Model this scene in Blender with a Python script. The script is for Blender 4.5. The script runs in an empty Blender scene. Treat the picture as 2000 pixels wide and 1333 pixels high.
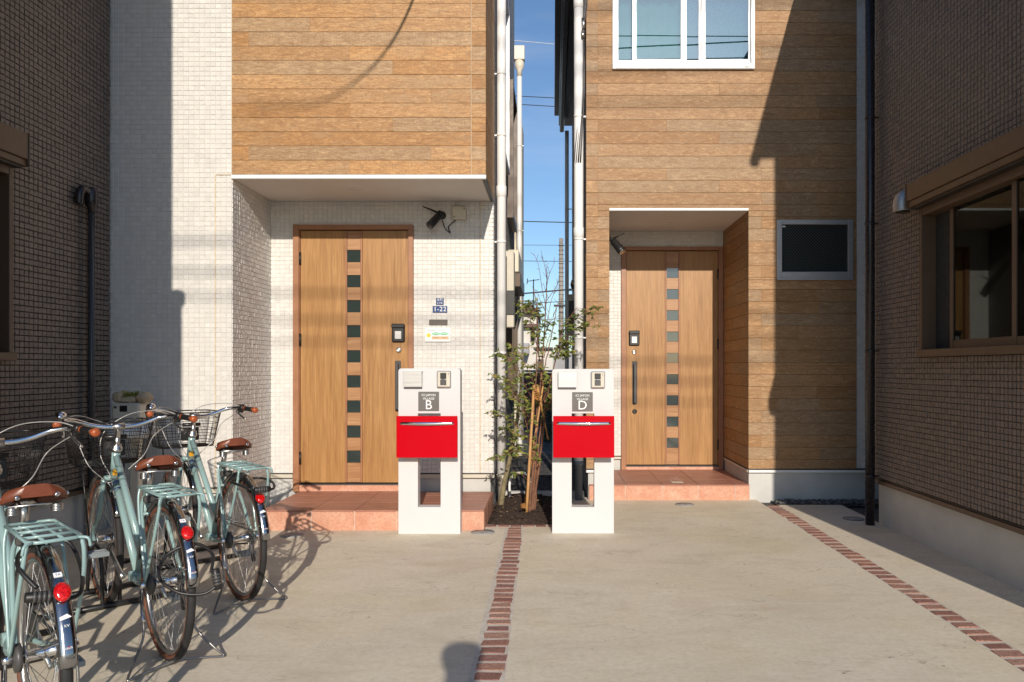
import bpy, bmesh, math, random
from mathutils import Vector, Matrix
R = math.radians
random.seed(7)
scene = bpy.context.scene
C = scene.collection

# ------------------------------------------------------------------ camera
F = 1450.0                      # focal length in photo pixels (2000 wide)
CX, CY, CH = 1080.0, 720.0, 1.25
cam_d = bpy.data.cameras.new('camera')
cam = bpy.data.objects.new('camera', cam_d); C.objects.link(cam)
cam.location = (0, 0, CH); cam.rotation_euler = (R(90), 0, 0)
cam_d.sensor_width = 36; cam_d.lens = 36 * F / 2000
cam_d.shift_x = -(CX - 1000) / 2000; cam_d.shift_y = (CY - 666.5) / 2000
cam_d.clip_start = 0.05; cam_d.clip_end = 2000
scene.camera = cam

# ------------------------------------------------------------------ light
LDIR = Vector((-0.112, 1.0, -0.41)).normalized()     # the way the sunlight travels
SUN_EL = math.asin(-LDIR.z)
world = bpy.data.worlds.new('World'); scene.world = world; world.use_nodes = True
wn = world.node_tree.nodes; wl = world.node_tree.links
bg = wn['Background']
sky = wn.new('ShaderNodeTexSky'); sky.sky_type = 'NISHITA'; sky.sun_disc = False
sky.sun_elevation = SUN_EL; sky.sun_rotation = R(180 - 6.4)
sky.air_density = 1.0; sky.dust_density = 0.35; sky.ozone_density = 4.2
# thin high cloud over the whole sky
tc = wn.new('ShaderNodeTexCoord'); mp = wn.new('ShaderNodeMapping'); mp.inputs['Scale'].default_value = (1.6, 1.6, 9.0)
nz = wn.new('ShaderNodeTexNoise'); nz.inputs['Scale'].default_value = 2.3; nz.inputs['Detail'].default_value = 6
rp = wn.new('ShaderNodeValToRGB'); rp.color_ramp.elements[0].position = .50; rp.color_ramp.elements[1].position = .82
mu = wn.new('ShaderNodeMath'); mu.operation = 'MULTIPLY'; mu.inputs[1].default_value = .17
mx = wn.new('ShaderNodeMixRGB'); mx.inputs['Color2'].default_value = (6.0, 6.6, 7.4, 1)
wl.new(tc.outputs['Generated'], mp.inputs['Vector']); wl.new(mp.outputs['Vector'], nz.inputs['Vector'])
wl.new(nz.outputs['Fac'], rp.inputs['Fac']); wl.new(rp.outputs['Color'], mu.inputs[0]); wl.new(mu.outputs[0], mx.inputs['Fac'])
wl.new(sky.outputs['Color'], mx.inputs['Color1']); wl.new(mx.outputs['Color'], bg.inputs['Color'])
bg.inputs['Strength'].default_value = 0.102
sun_d = bpy.data.lights.new('sun', 'SUN'); sun_d.energy = 3.3; sun_d.angle = R(0.53); sun_d.color = (1.0, .905, .785)
sun = bpy.data.objects.new('sun', sun_d); C.objects.link(sun)
sun.rotation_euler = LDIR.to_track_quat('-Z', 'Y').to_euler()
scene.view_settings.view_transform = 'Standard'; scene.view_settings.look = 'None'
scene.view_settings.gamma = 1; scene.view_settings.use_curve_mapping = False
scene.view_settings.exposure = 0.38

# ------------------------------------------------------------------ helpers
def wx(px, Y): return (px - CX) / F * Y
def wz(py, Y): return CH - (py - CY) / F * Y
def at(px, py, Y): return Vector((wx(px, Y), Y, wz(py, Y)))

ORG = {}
class MB:
    def __init__(s): s.v = []; s.f = []; s.mi = []; s.sm = []
    def add(s, vs, fs, m=0, smooth=False):
        b = len(s.v); s.v += [tuple(p) for p in vs]
        for f in fs: s.f.append([b + i for i in f]); s.mi.append(m); s.sm.append(smooth)
        return s
    def box(s, x0, x1, y0, y1, z0, z1, b=0, m=0):
        return s.obox(((x0+x1)/2, (y0+y1)/2, (z0+z1)/2), (abs(x1-x0)/2, abs(y1-y0)/2, abs(z1-z0)/2), None, b, m)
    def obox(s, c, h, rot=None, b=0, m=0):
        c = Vector(c); vs = []; hx, hy, hz = h
        if b <= 0:
            for sx in (-1, 1):
                for sy in (-1, 1):
                    for sz in (-1, 1): vs.append(Vector((sx*hx, sy*hy, sz*hz)))
            fs = [(0,1,3,2),(4,6,7,5),(0,4,5,1),(2,3,7,6),(0,2,6,4),(1,5,7,3)]
        else:
            b = min(b, .45*min(h)*2 if min(h) > 0 else b); b = min(b, min(h)*.95)
            idx = {}
            for sx in (-1, 1):
                for sy in (-1, 1):
                    for sz in (-1, 1):
                        for a in range(3):
                            p = [sx*(hx-b), sy*(hy-b), sz*(hz-b)]; p[a] += (sx, sy, sz)[a]*b
                            idx[(sx, sy, sz, a)] = len(vs); vs.append(Vector(p))
            fs = []
            for a in range(3):
                o = [k for k in range(3) if k != a]
                for sg in (-1, 1):
                    loop = []
                    for (p, q) in ((-1,-1),(1,-1),(1,1),(-1,1)):
                        k = [0,0,0]; k[a] = sg; k[o[0]] = p; k[o[1]] = q; loop.append(idx[tuple(k)+(a,)])
                    if (sg > 0) == (a == 1): loop.reverse()
                    fs.append(loop)
            for a in range(3):
                o = [k for k in range(3) if k != a]
                for p in (-1, 1):
                    for q in (-1, 1):
                        k0 = [0,0,0]; k0[o[0]] = p; k0[o[1]] = q; k1 = k0[:]; k0[a] = -1; k1[a] = 1
                        fs.append([idx[tuple(k0)+(o[0],)], idx[tuple(k1)+(o[0],)], idx[tuple(k1)+(o[1],)], idx[tuple(k0)+(o[1],)]])
            for sx in (-1, 1):
                for sy in (-1, 1):
                    for sz in (-1, 1): fs.append([idx[(sx,sy,sz,a)] for a in range(3)])
            nf = []
            for f in fs:                                   # face outward
                p = [vs[i] for i in f]; n = (p[1]-p[0]).cross(p[2]-p[0]); cen = sum(p, Vector())/len(p)
                nf.append(f if n.dot(cen) > 0 else f[::-1])
            fs = nf
        if rot is not None: vs = [rot @ p for p in vs]
        return s.add([p + c for p in vs], fs, m)
    def tube(s, pts, r, n=8, closed=False, caps=True, m=0, up=None):
        P = [Vector(p) for p in pts]; N = len(P)
        rr = r if isinstance(r, (list, tuple)) else [r]*N
        vs = []; prev = None
        for i in range(N):
            if closed: t = (P[(i+1) % N] - P[i-1])
            else: t = P[min(i+1, N-1)] - P[max(i-1, 0)]
            if t.length < 1e-9: t = Vector((0,0,1))
            t.normalize()
            if prev is None:
                a = Vector(up) if up else (Vector((0,0,1)) if abs(t.z) < .9 else Vector((1,0,0)))
                u = (a - t*a.dot(t)).normalized()
            else:
                u = prev - t*prev.dot(t)
                u = u.normalized() if u.length > 1e-6 else t.orthogonal().normalized()
            prev = u; w = t.cross(u)
            for k in range(n):
                an = 2*math.pi*k/n; vs.append(P[i] + (u*math.cos(an) + w*math.sin(an))*rr[i])
        fs = []
        for i in range(N if closed else N-1):
            j = (i+1) % N
            for k in range(n):
                l = (k+1) % n; fs.append((i*n+k, i*n+l, j*n+l, j*n+k))
        s.add(vs, fs, m, True)
        if caps and not closed:
            b = len(s.v) - len(vs)
            s.f.append([b+k for k in range(n)][::-1]); s.mi.append(m); s.sm.append(False)
            s.f.append([b+(N-1)*n+k for k in range(n)]); s.mi.append(m); s.sm.append(False)
        return s
    def lathe(s, c, ax, prof, n=16, m=0, smooth=True, up=None):
        c = Vector(c); t = Vector(ax).normalized()
        a = Vector(up) if up else (Vector((0,0,1)) if abs(t.z) < .9 else Vector((1,0,0)))
        u = (a - t*a.dot(t)).normalized(); w = t.cross(u); vs = []
        for (r, h) in prof:
            for k in range(n):
                an = 2*math.pi*k/n; vs.append(c + t*h + (u*math.cos(an) + w*math.sin(an))*max(r, 1e-5))
        fs = []
        for i in range(len(prof)-1):
            for k in range(n):
                l = (k+1) % n; fs.append((i*n+k, i*n+l, (i+1)*n+l, (i+1)*n+k))
        s.add(vs, fs, m, smooth)
        b = len(s.v) - len(vs)
        s.f.append([b+k for k in range(n)][::-1]); s.mi.append(m); s.sm.append(False)
        s.f.append([b+(len(prof)-1)*n+k for k in range(n)]); s.mi.append(m); s.sm.append(False)
        return s
    def ball(s, c, r, n=12, m=0, sq=(1,1,1)):
        prof = [(r*math.sin(math.pi*i/8), -r*math.cos(math.pi*i/8)) for i in range(9)]
        b = len(s.v); s.lathe(c, (0,0,1), prof, n, m)
        c = Vector(c)
        for i in range(b, len(s.v)):
            p = Vector(s.v[i]) - c; s.v[i] = tuple(c + Vector((p.x*sq[0], p.y*sq[1], p.z*sq[2])))
        return s
    def prism(s, poly, y0, y1, m=0):               # poly of (x, z), extruded along y
        n = len(poly); vs = [(x, y0, z) for x, z in poly] + [(x, y1, z) for x, z in poly]
        fs = [list(range(n)), list(range(2*n-1, n-1, -1))] + [(i+n, (i+1) % n + n, (i+1) % n, i) for i in range(n)]
        return s.add(vs, fs, m)
    def build(s, name, mats, parent=None, smooth=None):
        o0 = ORG.get(parent.name, Vector()) if parent else Vector()
        me = bpy.data.meshes.new(name)
        me.from_pydata([(x-o0.x, y-o0.y, z-o0.z) for x, y, z in s.v], [], s.f)
        if not isinstance(mats, (list, tuple)): mats = [mats]
        for m in mats: me.materials.append(MT[m] if isinstance(m, str) else m)
        me.polygons.foreach_set('material_index', s.mi)
        me.polygons.foreach_set('use_smooth', [smooth if smooth is not None else x for x in s.sm])
        me.update()
        o = bpy.data.objects.new(name, me); C.objects.link(o)
        if parent: o.parent = parent; ORG[o.name] = o0
        return o

def thing(name, label, cat, loc=(0,0,0), group=None):
    o = bpy.data.objects.new(name, None); o.empty_display_size = .1; C.objects.link(o); o.location = loc
    ORG[o.name] = Vector(loc); o['label'] = label; o['category'] = cat
    if group: o['group'] = group
    return o
def tag(o, label, cat, group=None, kind=None):
    o['label'] = label; o['category'] = cat
    if group: o['group'] = group
    if kind: o['kind'] = kind
    return o
def struct(o, label=None):
    o['kind'] = 'structure'
    if label: o['label'] = label
    return o
def part(name, mats, parent, *boxes, b=0):
    m = MB()
    for q in boxes: m.box(*q, b=b)
    return m.build(name, mats, parent)
def copy_tree(o, parent=None):
    c = o.copy(); C.objects.link(c)
    if parent: c.parent = parent
    for ch in list(o.children): copy_tree(ch, c)
    return c
def spline(ctrl, n=8):
    P = [Vector(p) for p in ctrl]; out = []
    for i in range(len(P)-1):
        p0 = P[max(i-1, 0)]; p1 = P[i]; p2 = P[i+1]; p3 = P[min(i+2, len(P)-1)]
        for k in range(n):
            t = k/n
            out.append(.5*((2*p1) + (p2-p0)*t + (2*p0-5*p1+4*p2-p3)*t*t + (3*p1-p0-3*p2+p3)*t*t*t))
    out.append(P[-1]); return out

# ------------------------------------------------------------------ materials
MT = {}
class NT:
    def __init__(s, name):
        m = bpy.data.materials.new(name); m.use_nodes = True; MT[name] = m
        s.m = m; s.n = m.node_tree.nodes; s.l = m.node_tree.links; s.p = s.n['Principled BSDF']; s.out = s.n['Material Output']
    def tc(s, kind='Object', scale=(1,1,1), rot=(0,0,0), off=None):
        t = s.n.new('ShaderNodeTexCoord'); mp = s.n.new('ShaderNodeMapping')
        mp.inputs['Scale'].default_value = scale; mp.inputs['Rotation'].default_value = rot
        s.l.new(t.outputs[kind], mp.inputs['Vector'])
        if off is not None:
            cb = s.n.new('ShaderNodeCombineXYZ')
            for k in range(3):
                q = s.math('MULTIPLY', off, (37.1, 91.7, 53.3)[k]); s.l.new(q, cb.inputs[k])
            s.l.new(cb.outputs[0], mp.inputs['Location'])
        return mp.outputs['Vector']
    def world(s, scale=(1,1,1)):
        g = s.n.new('ShaderNodeNewGeometry'); mp = s.n.new('ShaderNodeMapping'); mp.inputs['Scale'].default_value = scale
        s.l.new(g.outputs['Position'], mp.inputs['Vector']); return mp.outputs['Vector']
    def noise(s, vec, scale, detail=4, rough=.55, dist=0):
        t = s.n.new('ShaderNodeTexNoise'); t.inputs['Scale'].default_value = scale; t.inputs['Detail'].default_value = detail
        t.inputs['Roughness'].default_value = rough; t.inputs['Distortion'].default_value = dist
        s.l.new(vec, t.inputs['Vector']); return t.outputs['Fac']
    def math(s, op, a, b=None):
        t = s.n.new('ShaderNodeMath'); t.operation = op
        for i, x in enumerate((a, b)):
            if x is None: continue
            if isinstance(x, (int, float)): t.inputs[i].default_value = x
            else: s.l.new(x, t.inputs[i])
        return t.outputs[0]
    def ramp(s, fac, stops, interp='LINEAR'):
        t = s.n.new('ShaderNodeValToRGB'); t.color_ramp.interpolation = interp
        el = t.color_ramp.elements
        while len(el) < len(stops): el.new(.5)
        for e, (p, c) in zip(el, stops):
            e.position = p; e.color = (c[0], c[1], c[2], 1) if not isinstance(c, (int, float)) else (c, c, c, 1)
        s.l.new(fac, t.inputs['Fac']); return t.outputs['Color']
    def mix(s, fac, a, b, mode='MIX'):
        t = s.n.new('ShaderNodeMixRGB'); t.blend_type = mode
        for k, x in (('Fac', fac), ('Color1', a), ('Color2', b)):
            if isinstance(x, (int, float)): t.inputs[k].default_value = x if k == 'Fac' else (x, x, x, 1)
            elif isinstance(x, (tuple, list)): t.inputs[k].default_value = (x[0], x[1], x[2], 1)
            else: s.l.new(x, t.inputs[k])
        return t.outputs['Color']
    def rnd(s):
        t = s.n.new('ShaderNodeObjectInfo'); return t.outputs['Random']
    def isl(s):
        t = s.n.new('ShaderNodeNewGeometry'); a = t.outputs['Random Per Island']
        return s.math('FRACT', s.math('ADD', a, s.rnd()))
    def bump(s, h, strength=.3, dist=.01):
        t = s.n.new('ShaderNodeBump'); t.inputs['Strength'].default_value = strength; t.inputs['Distance'].default_value = dist
        s.l.new(h, t.inputs['Height']); s.l.new(t.outputs['Normal'], s.p.inputs['Normal'])
    def set(s, col=None, rough=None, metal=None, spec=None, coat=None, trans=None, rough_in=None):
        if col is not None:
            if isinstance(col, (tuple, list)): s.p.inputs['Base Color'].default_value = (col[0], col[1], col[2], 1)
            else: s.l.new(col, s.p.inputs['Base Color'])
        if rough is not None:
            if isinstance(rough, (int, float)): s.p.inputs['Roughness'].default_value = rough
            else: s.l.new(rough, s.p.inputs['Roughness'])
        if metal is not None: s.p.inputs['Metallic'].default_value = metal
        if spec is not None: s.p.inputs['Specular IOR Level'].default_value = spec
        if coat is not None: s.p.inputs['Coat Weight'].default_value = coat; s.p.inputs['Coat Roughness'].default_value = .05
        return s
def sc(c, k): return (c[0]*k, c[1]*k, c[2]*k)

def simple(name, col, rough=.5, metal=0, var=.08, scale=12, bump=0, bscale=80, coat=None, spec=None, rvar=.1):
    t = NT(name); v = t.world()
    n = t.noise(v, scale, 4)
    c = t.ramp(n, [(.3, sc(col, 1-var)), (.7, sc(col, 1+var))])
    r = t.ramp(t.noise(v, scale*2.3, 3), [(.3, max(.02, rough*(1-rvar))), (.7, min(1, rough*(1+rvar)))])
    t.set(c, r, metal, spec, coat)
    if bump: t.bump(t.noise(v, bscale, 3), bump, .004)
    return t

def tile_mat(name, col, var, rough, bump, hue=None):
    t = NT(name); i = t.isl(); v = t.world()
    c = t.ramp(i, [(0, sc(col, 1-var)), (.5, col), (1, sc(hue or col, 1+var))])
    big = t.noise(t.world((1, 1, .35)), 1.1, 5)
    c = t.mix(t.ramp(big, [(.45, 0), (.8, .16)]), c, sc(col, .72))
    t.set(c, rough); t.bump(t.noise(v, 95, 4, .6), bump, .006)
tile_mat('white_tile', (.67, .645, .605), .05, .42, .28)
tile_mat('brown_tile', (.185, .147, .122), .11, .45, .6, (.185, .145, .118))
simple('white_grout', (.62, .595, .55), .9, var=.1, bump=.3)
simple('brown_grout', (.016, .011, .008), .95, var=.2)
simple('stucco_grey', (.34, .33, .325), .95, var=.1)
t = NT('pebble_stucco'); v = t.world(); vo = t.n.new('ShaderNodeTexVoronoi'); vo.inputs['Scale'].default_value = 62; t.l.new(v, vo.inputs['Vector'])
c = t.ramp(vo.outputs['Distance'], [(.12, (.66, .65, .64)), (.60, (.20, .198, .20))]); t.set(c, .9); t.bump(t.math('SUBTRACT', 1.0, vo.outputs['Distance']), .8, .01)

def plank_mat(name, sat):
    t = NT(name); oi = t.n.new('ShaderNodeObjectInfo'); rnd = oi.outputs['Random']
    v = t.tc('Object', (1.0, 1.0, 1.0), off=rnd)
    vs_ = t.tc('Object', (2.2, 2.2, 34.0), off=rnd)
    g1 = t.noise(vs_, 2.2, 8, .68, .6)
    vs2 = t.tc('Object', (9, 9, 95.0), off=rnd); g2 = t.noise(vs2, 2.0, 4, .7)
    patch = t.noise(t.tc('Object', (1.3, 1.3, 5), off=rnd), 2.2, 5, .6)
    base = oi.outputs['Color']
    mott = t.noise(t.tc('Object', (9, 9, 26), off=rnd), 1.6, 6, .72, .8); pores = t.noise(t.tc('Object', (22, 22, 60), off=rnd), 2.0, 3, .6)
    c = t.mix(t.ramp(g1, [(.30, .62), (.58, 0)]), base, (.27, .135, .05))
    c = t.mix(t.ramp(g2, [(.42, .50), (.60, 0)]), c, (.25, .13, .055))
    c = t.mix(t.ramp(mott, [(.34, .60), (.50, 0)]), c, (.24, .12, .045))
    c = t.mix(t.ramp(mott, [(.54, 0), (.70, .60)]), c, (.67, .44, .215))
    c = t.mix(t.ramp(pores, [(.36, .45), (.48, 0)]), c, (.19, .10, .04))
    c = t.mix(t.ramp(patch, [(.52, 0), (.74, .45)]), c, (.37, .265, .155))
    # saw marks: slanted thin arcs on some boards
    wv = t.n.new('ShaderNodeTexWave'); wv.wave_type = 'BANDS'; wv.bands_direction = 'X'
    wv.inputs['Scale'].default_value = 5.0; wv.inputs['Distortion'].default_value = 2.5; wv.inputs['Detail'].default_value = 2
    t.l.new(t.tc('Object', (2.6, 2.6, .8), (0, R(14), 0), off=rnd), wv.inputs['Vector'])
    sel = t.math('GREATER_THAN', rnd, .55)
    saw = t.math('MULTIPLY', t.ramp(wv.outputs['Fac'], [(.0, .30), (.10, 0)]), t.math('MULTIPLY', sel, t.ramp(patch, [(.35, 0), (.5, 1)])))
    c = t.mix(saw, c, (0.234, 0.140, 0.058))
    t.set(c, .55, spec=.35); t.bump(t.math('ADD', t.math('ADD', g1, mott), t.math('MULTIPLY', g2, .6)), .40, .006)
plank_mat('plank', 1)
def door_mat(name, a, b, d, along='z'):
    t = NT(name); rnd = t.rnd()
    s1 = (26, 26, 1.5) if along == 'z' else (1.5, 26, 26); s2 = (150, 150, 5) if along == 'z' else (5, 150, 150)
    g = t.noise(t.tc('Object', s1, off=rnd), 1.0, 7, .6, 1.3); f = t.noise(t.tc('Object', s2, off=rnd), 1.0, 3, .6)
    lo = t.noise(t.tc('Object', (5, 5, .5) if along == 'z' else (.5, 5, 5), off=rnd), 1.3, 3)
    c = t.ramp(g, [(.30, d), (.48, a), (.68, b)])
    c = t.mix(t.ramp(f, [(.40, .42), (.60, 0)]), c, sc(d, .8)); c = t.mix(t.ramp(lo, [(.4, 0), (.7, .35)]), c, sc(b, 1.08))
    t.set(c, .42, spec=.4); t.bump(f, .08, .002)
door_mat('door_wood', (.38, .195, .066), (.45, .245, .092), (.28, .13, .040))
door_mat('door_block', (.39, .20, .09), (.47, .265, .13), (.29, .135, .055), 'x')
simple('door_frame', (.33, .15, .07), .45, var=.12, scale=9)
simple('soffit', (.72, .69, .65), .8, var=.03, scale=3)
simple('trim_white', (.80, .79, .76), .45, var=.03)
simple('pipe_white', (.80, .79, .77), .35, var=.04, scale=4)
simple('pipe_cream', (.70, .63, .50), .45, var=.05, scale=4)
simple('pipe_grey', (.62, .64, .67), .45, var=.08)
simple('pipe_dark', (.055, .05, .05), .4, var=.15)
simple('pipe_black', (.022, .017, .018), .28, var=.2)
simple('wall_cream', (.66, .60, .48), .85, var=.05, bump=.15)
simple('caulk', (.60, .51, .39), .8, var=.15, scale=30)
t = NT('foundation'); v = t.world(); n = t.noise(v, 2.5, 6, .6)
t.set(t.ramp(n, [(.3, (.47, .465, .44)), (.7, (.60, .59, .56))]), .9); t.bump(t.noise(v, 70, 4), .15, .004)
t = NT('concrete')
v = t.world(); a = t.noise(v, .7, 6, .62, .5); b_ = t.noise(t.world((1.0, 1.9, 1)), 2.9, 7, .66, .7); f = t.noise(v, 34, 6, .72); hue = t.noise(v, 1.15, 5, .6, .3)
c = t.ramp(a, [(.30, (0.648, 0.570, 0.428)), (.52, (0.740, 0.661, 0.510)), (.75, (0.805, 0.731, 0.586))])
c = t.mix(t.ramp(hue, [(.42, 0), (.66, .55)]), c, (0.713, 0.645, 0.546)); c = t.mix(t.ramp(hue, [(.30, .45), (.46, 0)]), c, (0.713, 0.618, 0.418))
c = t.mix(t.ramp(b_, [(.50, 0), (.70, .50)]), c, (0.540, 0.457, 0.326))
c = t.mix(t.ramp(b_, [(.28, .40), (.44, 0)]), c, (0.853, 0.795, 0.673))
c = t.mix(t.ramp(f, [(.38, .34), (.60, 0)]), c, (0.497, 0.430, 0.316))
def hair(sc, fq, th, amt, m0):                         # thin wandering trowel scratches and hairlines
    w = t.noise(t.world(sc), fq, 2, .45, 1.6); d = t.math('ABSOLUTE', t.math('SUBTRACT', w, .5))
    k = t.math('MULTIPLY', t.ramp(d, [(.0, amt), (th, 0)]), t.ramp(t.noise(t.world((1, 1, 1)), m0, 3), [(.55, 0), (.62, 1)]))
    return k
c = t.mix(hair((1.0, 3.2, 1), 2.3, .010, .65, 2.3), c, (.26, .21, .15)); c = t.mix(hair((1.6, 2.2, 1), 4.1, .014, .45, 3.4), c, (.30, .25, .19))
vo = t.n.new('ShaderNodeTexVoronoi'); vo.inputs['Scale'].default_value = 5.5; t.l.new(v, vo.inputs['Vector'])
c = t.mix(t.ramp(vo.outputs['Distance'], [(.030, .75), (.045, 0)]), c, (.20, .16, .12))          # grit and small dark specks
vo2 = t.n.new('ShaderNodeTexVoronoi'); vo2.inputs['Scale'].default_value = 13; t.l.new(v, vo2.inputs['Vector'])
c = t.mix(t.ramp(vo2.outputs['Distance'], [(.035, .5), (.06, 0)]), c, (.34, .28, .21))
st = t.noise(t.world((1, 1.6, 1)), .9, 4, .55); c = t.mix(t.ramp(st, [(.60, 0), (.72, .42)]), c, (.52, .39, .27))   # rusty mud stains
t.set(c, t.ramp(b_, [(.3, .62), (.7, .9)]), spec=.3); t.bump(t.math('ADD', t.math('MULTIPLY', b_, 1.4), f), .22, .006)
simple('asphalt', (.085, .083, .082), .95, var=.3, scale=40, bump=.6, bscale=120)
t = NT('mortar'); v = t.world(); t.set(t.ramp(t.noise(v, 18, 5), [(.3, (.52, .46, .39)), (.7, (.70, .64, .55))]), .95); t.bump(t.noise(v, 90, 4), .4, .004)
t = NT('red_brick'); rnd = t.rnd(); v = t.world()
c = t.ramp(rnd, [(0, (.30, .14, .105)), (.3, (.43, .21, .15)), (.55, (.52, .28, .20)), (.75, (.36, .18, .15)), (1, (.56, .33, .24))])
c = t.mix(t.ramp(t.noise(v, 120, 4, .7), [(.42, .55), (.6, 0)]), c, (.10, .05, .04)); c = t.mix(t.ramp(t.noise(v, 75, 3), [(.6, 0), (.75, .5)]), c, (.5, .36, .28))
t.set(c, .92); t.bump(t.noise(v, 70, 5, .7), .9, .008)
t = NT('terracotta'); rnd = t.rnd(); v = t.world(); n = t.noise(v, 9, 6, .65, .5)
c = t.ramp(n, [(.30, (.52, .22, .13)), (.52, (.61, .33, .215)), (.74, (.65, .42, .30))])
c = t.mix(.28, c, t.ramp(rnd, [(0, (.50, .22, .13)), (1, (.68, .40, .28))])); c = t.mix(t.ramp(t.noise(v, 60, 4), [(.42, .35), (.56, 0)]), c, (.40, .14, .085))
t.set(c, .6); t.bump(n, .12, .004)
t = NT('terracotta_top'); rnd = t.rnd(); v = t.world((1, 1.6, 1)); n = t.noise(v, 5, 6, .65, .5)
c = t.ramp(n, [(.30, (.33, .135, .09)), (.55, (.42, .19, .13)), (.78, (.48, .245, .175))]); c = t.mix(.2, c, t.ramp(rnd, [(0, (.30, .115, .07)), (1, (.5, .26, .19))]))
t.set(c, .5); t.bump(n, .12, .004)
t = NT('soil'); v = t.world(); n = t.noise(v, 34, 6, .7); t.set(t.ramp(n, [(.3, (.022, .013, .009)), (.55, (.060, .036, .024)), (.75, (.12, .078, .05))]), 1.0); t.bump(n, 1.0, .03)
t = NT('gravel'); v = t.world(); vo = t.n.new('ShaderNodeTexVoronoi'); vo.inputs['Scale'].default_value = 34; t.l.new(v, vo.inputs['Vector'])
t.set(t.ramp(vo.outputs['Color'], [(.2, (.045, .045, .048)), (.8, (.17, .165, .16))]), .95); t.bump(vo.outputs['Distance'], 1.0, .02)
simple('paint_white', (.60, .595, .59), .55, var=.025, scale=2.5, bump=.06, bscale=160)
simple('red_gloss', (.50, .0, .007), .38, var=.03, scale=3, spec=.08)
t = NT('brushed_steel'); v = t.world((6, 6, 260)); n = t.noise(v, 1, 3); t.set(t.ramp(n, [(.3, (.40, .39, .375)), (.7, (.52, .51, .49))]), .5, .85)
simple('chrome', (.82, .82, .83), .10, 1.0, var=.04, rvar=.5)
simple('satin_metal', (.60, .59, .57), .32, 1.0, var=.06)
simple('aluminium', (.52, .51, .50), .45, .6, var=.05)
simple('window_white', (.83, .83, .82), .35, var=.02)
simple('bronze_frame', (.105, .066, .040), .42, var=.08, spec=.4)
simple('black_plastic', (.014, .013, .013), .42, var=.2)
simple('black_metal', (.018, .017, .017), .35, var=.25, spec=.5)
simple('dark_grey', (.065, .062, .060), .45, var=.1)
simple('sign_grey', (.125, .118, .108), .55, var=.08)
simple('sign_blue', (.012, .045, .17), .35, var=.05)
simple('print_white', (.84, .84, .83), .5, var=.01)
simple('ivory', (.58, .53, .43), .5, var=.05)
simple('print_green', (.30, .62, .42), .5, var=.05); simple('print_orange', (.78, .48, .26), .5, var=.05); simple('print_yellow', (.80, .58, .04), .5, var=.05)
simple('slate_brown', (.11, .09, .075), .5, var=.12)
simple('mint_paint', (.265, .395, .385), .26, var=.05, scale=5, coat=.35)
simple('leather', (.175, .048, .022), .36, var=.18, scale=22, bump=.12, bscale=220)
simple('grip_brown', (.36, .085, .028), .30, var=.15)
simple('rubber', (.020, .019, .019), .75, var=.25, bump=.3, bscale=260)
simple('sidewall', (.15, .055, .030), .7, var=.12)
simple('cable_silver', (.42, .41, .39), .35, .3, var=.05)
simple('pedal_grey', (.24, .27, .28), .5, var=.1)
simple('gold_badge', (.70, .34, .02), .3, var=.1); simple('navy', (.02, .05, .15), .3, var=.1)
t = NT('red_lens'); v = t.world(); vo = t.n.new('ShaderNodeTexVoronoi'); vo.inputs['Scale'].default_value = 170; t.l.new(v, vo.inputs['Vector'])
t.set(t.ramp(vo.outputs['Distance'], [(.1, (.85, .012, .008)), (.7, (.45, .002, .002))]), .12, coat=.6); t.bump(vo.outputs['Distance'], .5, .003)
simple('bamboo', (.50, .27, .10), .55, var=.22, scale=14, bump=.2, bscale=40)
simple('rope', (.33, .15, .04), .9, var=.25, scale=60, bump=.5)
simple('bark_red', (.20, .095, .055), .85, var=.35, scale=26, bump=.6, bscale=60)
simple('bark_green', (.20, .165, .09), .85, var=.35, scale=22, bump=.6, bscale=50)
t = NT('leaf'); i = t.isl()
c = t.ramp(i, [(0, (.10, .15, .035)), (.35, (.18, .245, .055)), (.65, (.27, .32, .075)), (.88, (.36, .36, .09)), (1, (.36, .22, .08))])
t.set(c, .5, spec=.3)
tr = t.n.new('ShaderNodeBsdfTranslucent'); t.l.new(c, tr.inputs['Color']); ms = t.n.new('ShaderNodeMixShader'); ms.inputs[0].default_value = .35
t.l.new(t.p.outputs[0], ms.inputs[1]); t.l.new(tr.outputs[0], ms.inputs[2]); t.l.new(ms.outputs[0], t.out.inputs['Surface'])
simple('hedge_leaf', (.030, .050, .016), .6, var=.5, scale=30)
simple('pot_stone', (.42, .34, .23), .9, var=.2, scale=25, bump=.5)
simple('roof_dark', (.030, .028, .028), .45, var=.2)
simple('eave_black', (.020, .017, .017), .30, var=.2)
simple('roof_brown', (.12, .07, .05), .7, var=.2); simple('far_white', (.62, .58, .52), .8, var=.08, scale=2); simple('far_grey', (.34, .33, .33), .85, var=.1, scale=2)
simple('wood_pole', (.30, .26, .22), .9, var=.2, scale=5); simple('block_red', (.20, .085, .07), .9, var=.3, scale=9, bump=.4); simple('wire_black', (.02, .02, .022), .6, var=.1); simple('wire_pale', (.7, .7, .7), .5, var=.1)
simple('cloth_dark', (.05, .055, .07), .9, var=.1); simple('skin', (.50, .30, .22), .55, var=.05); simple('hair', (.018, .014, .012), .5, var=.2)
simple('room_dark', (.030, .028, .026), .9, var=.1); simple('curtain', (.62, .68, .66), .9, var=.05)

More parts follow.
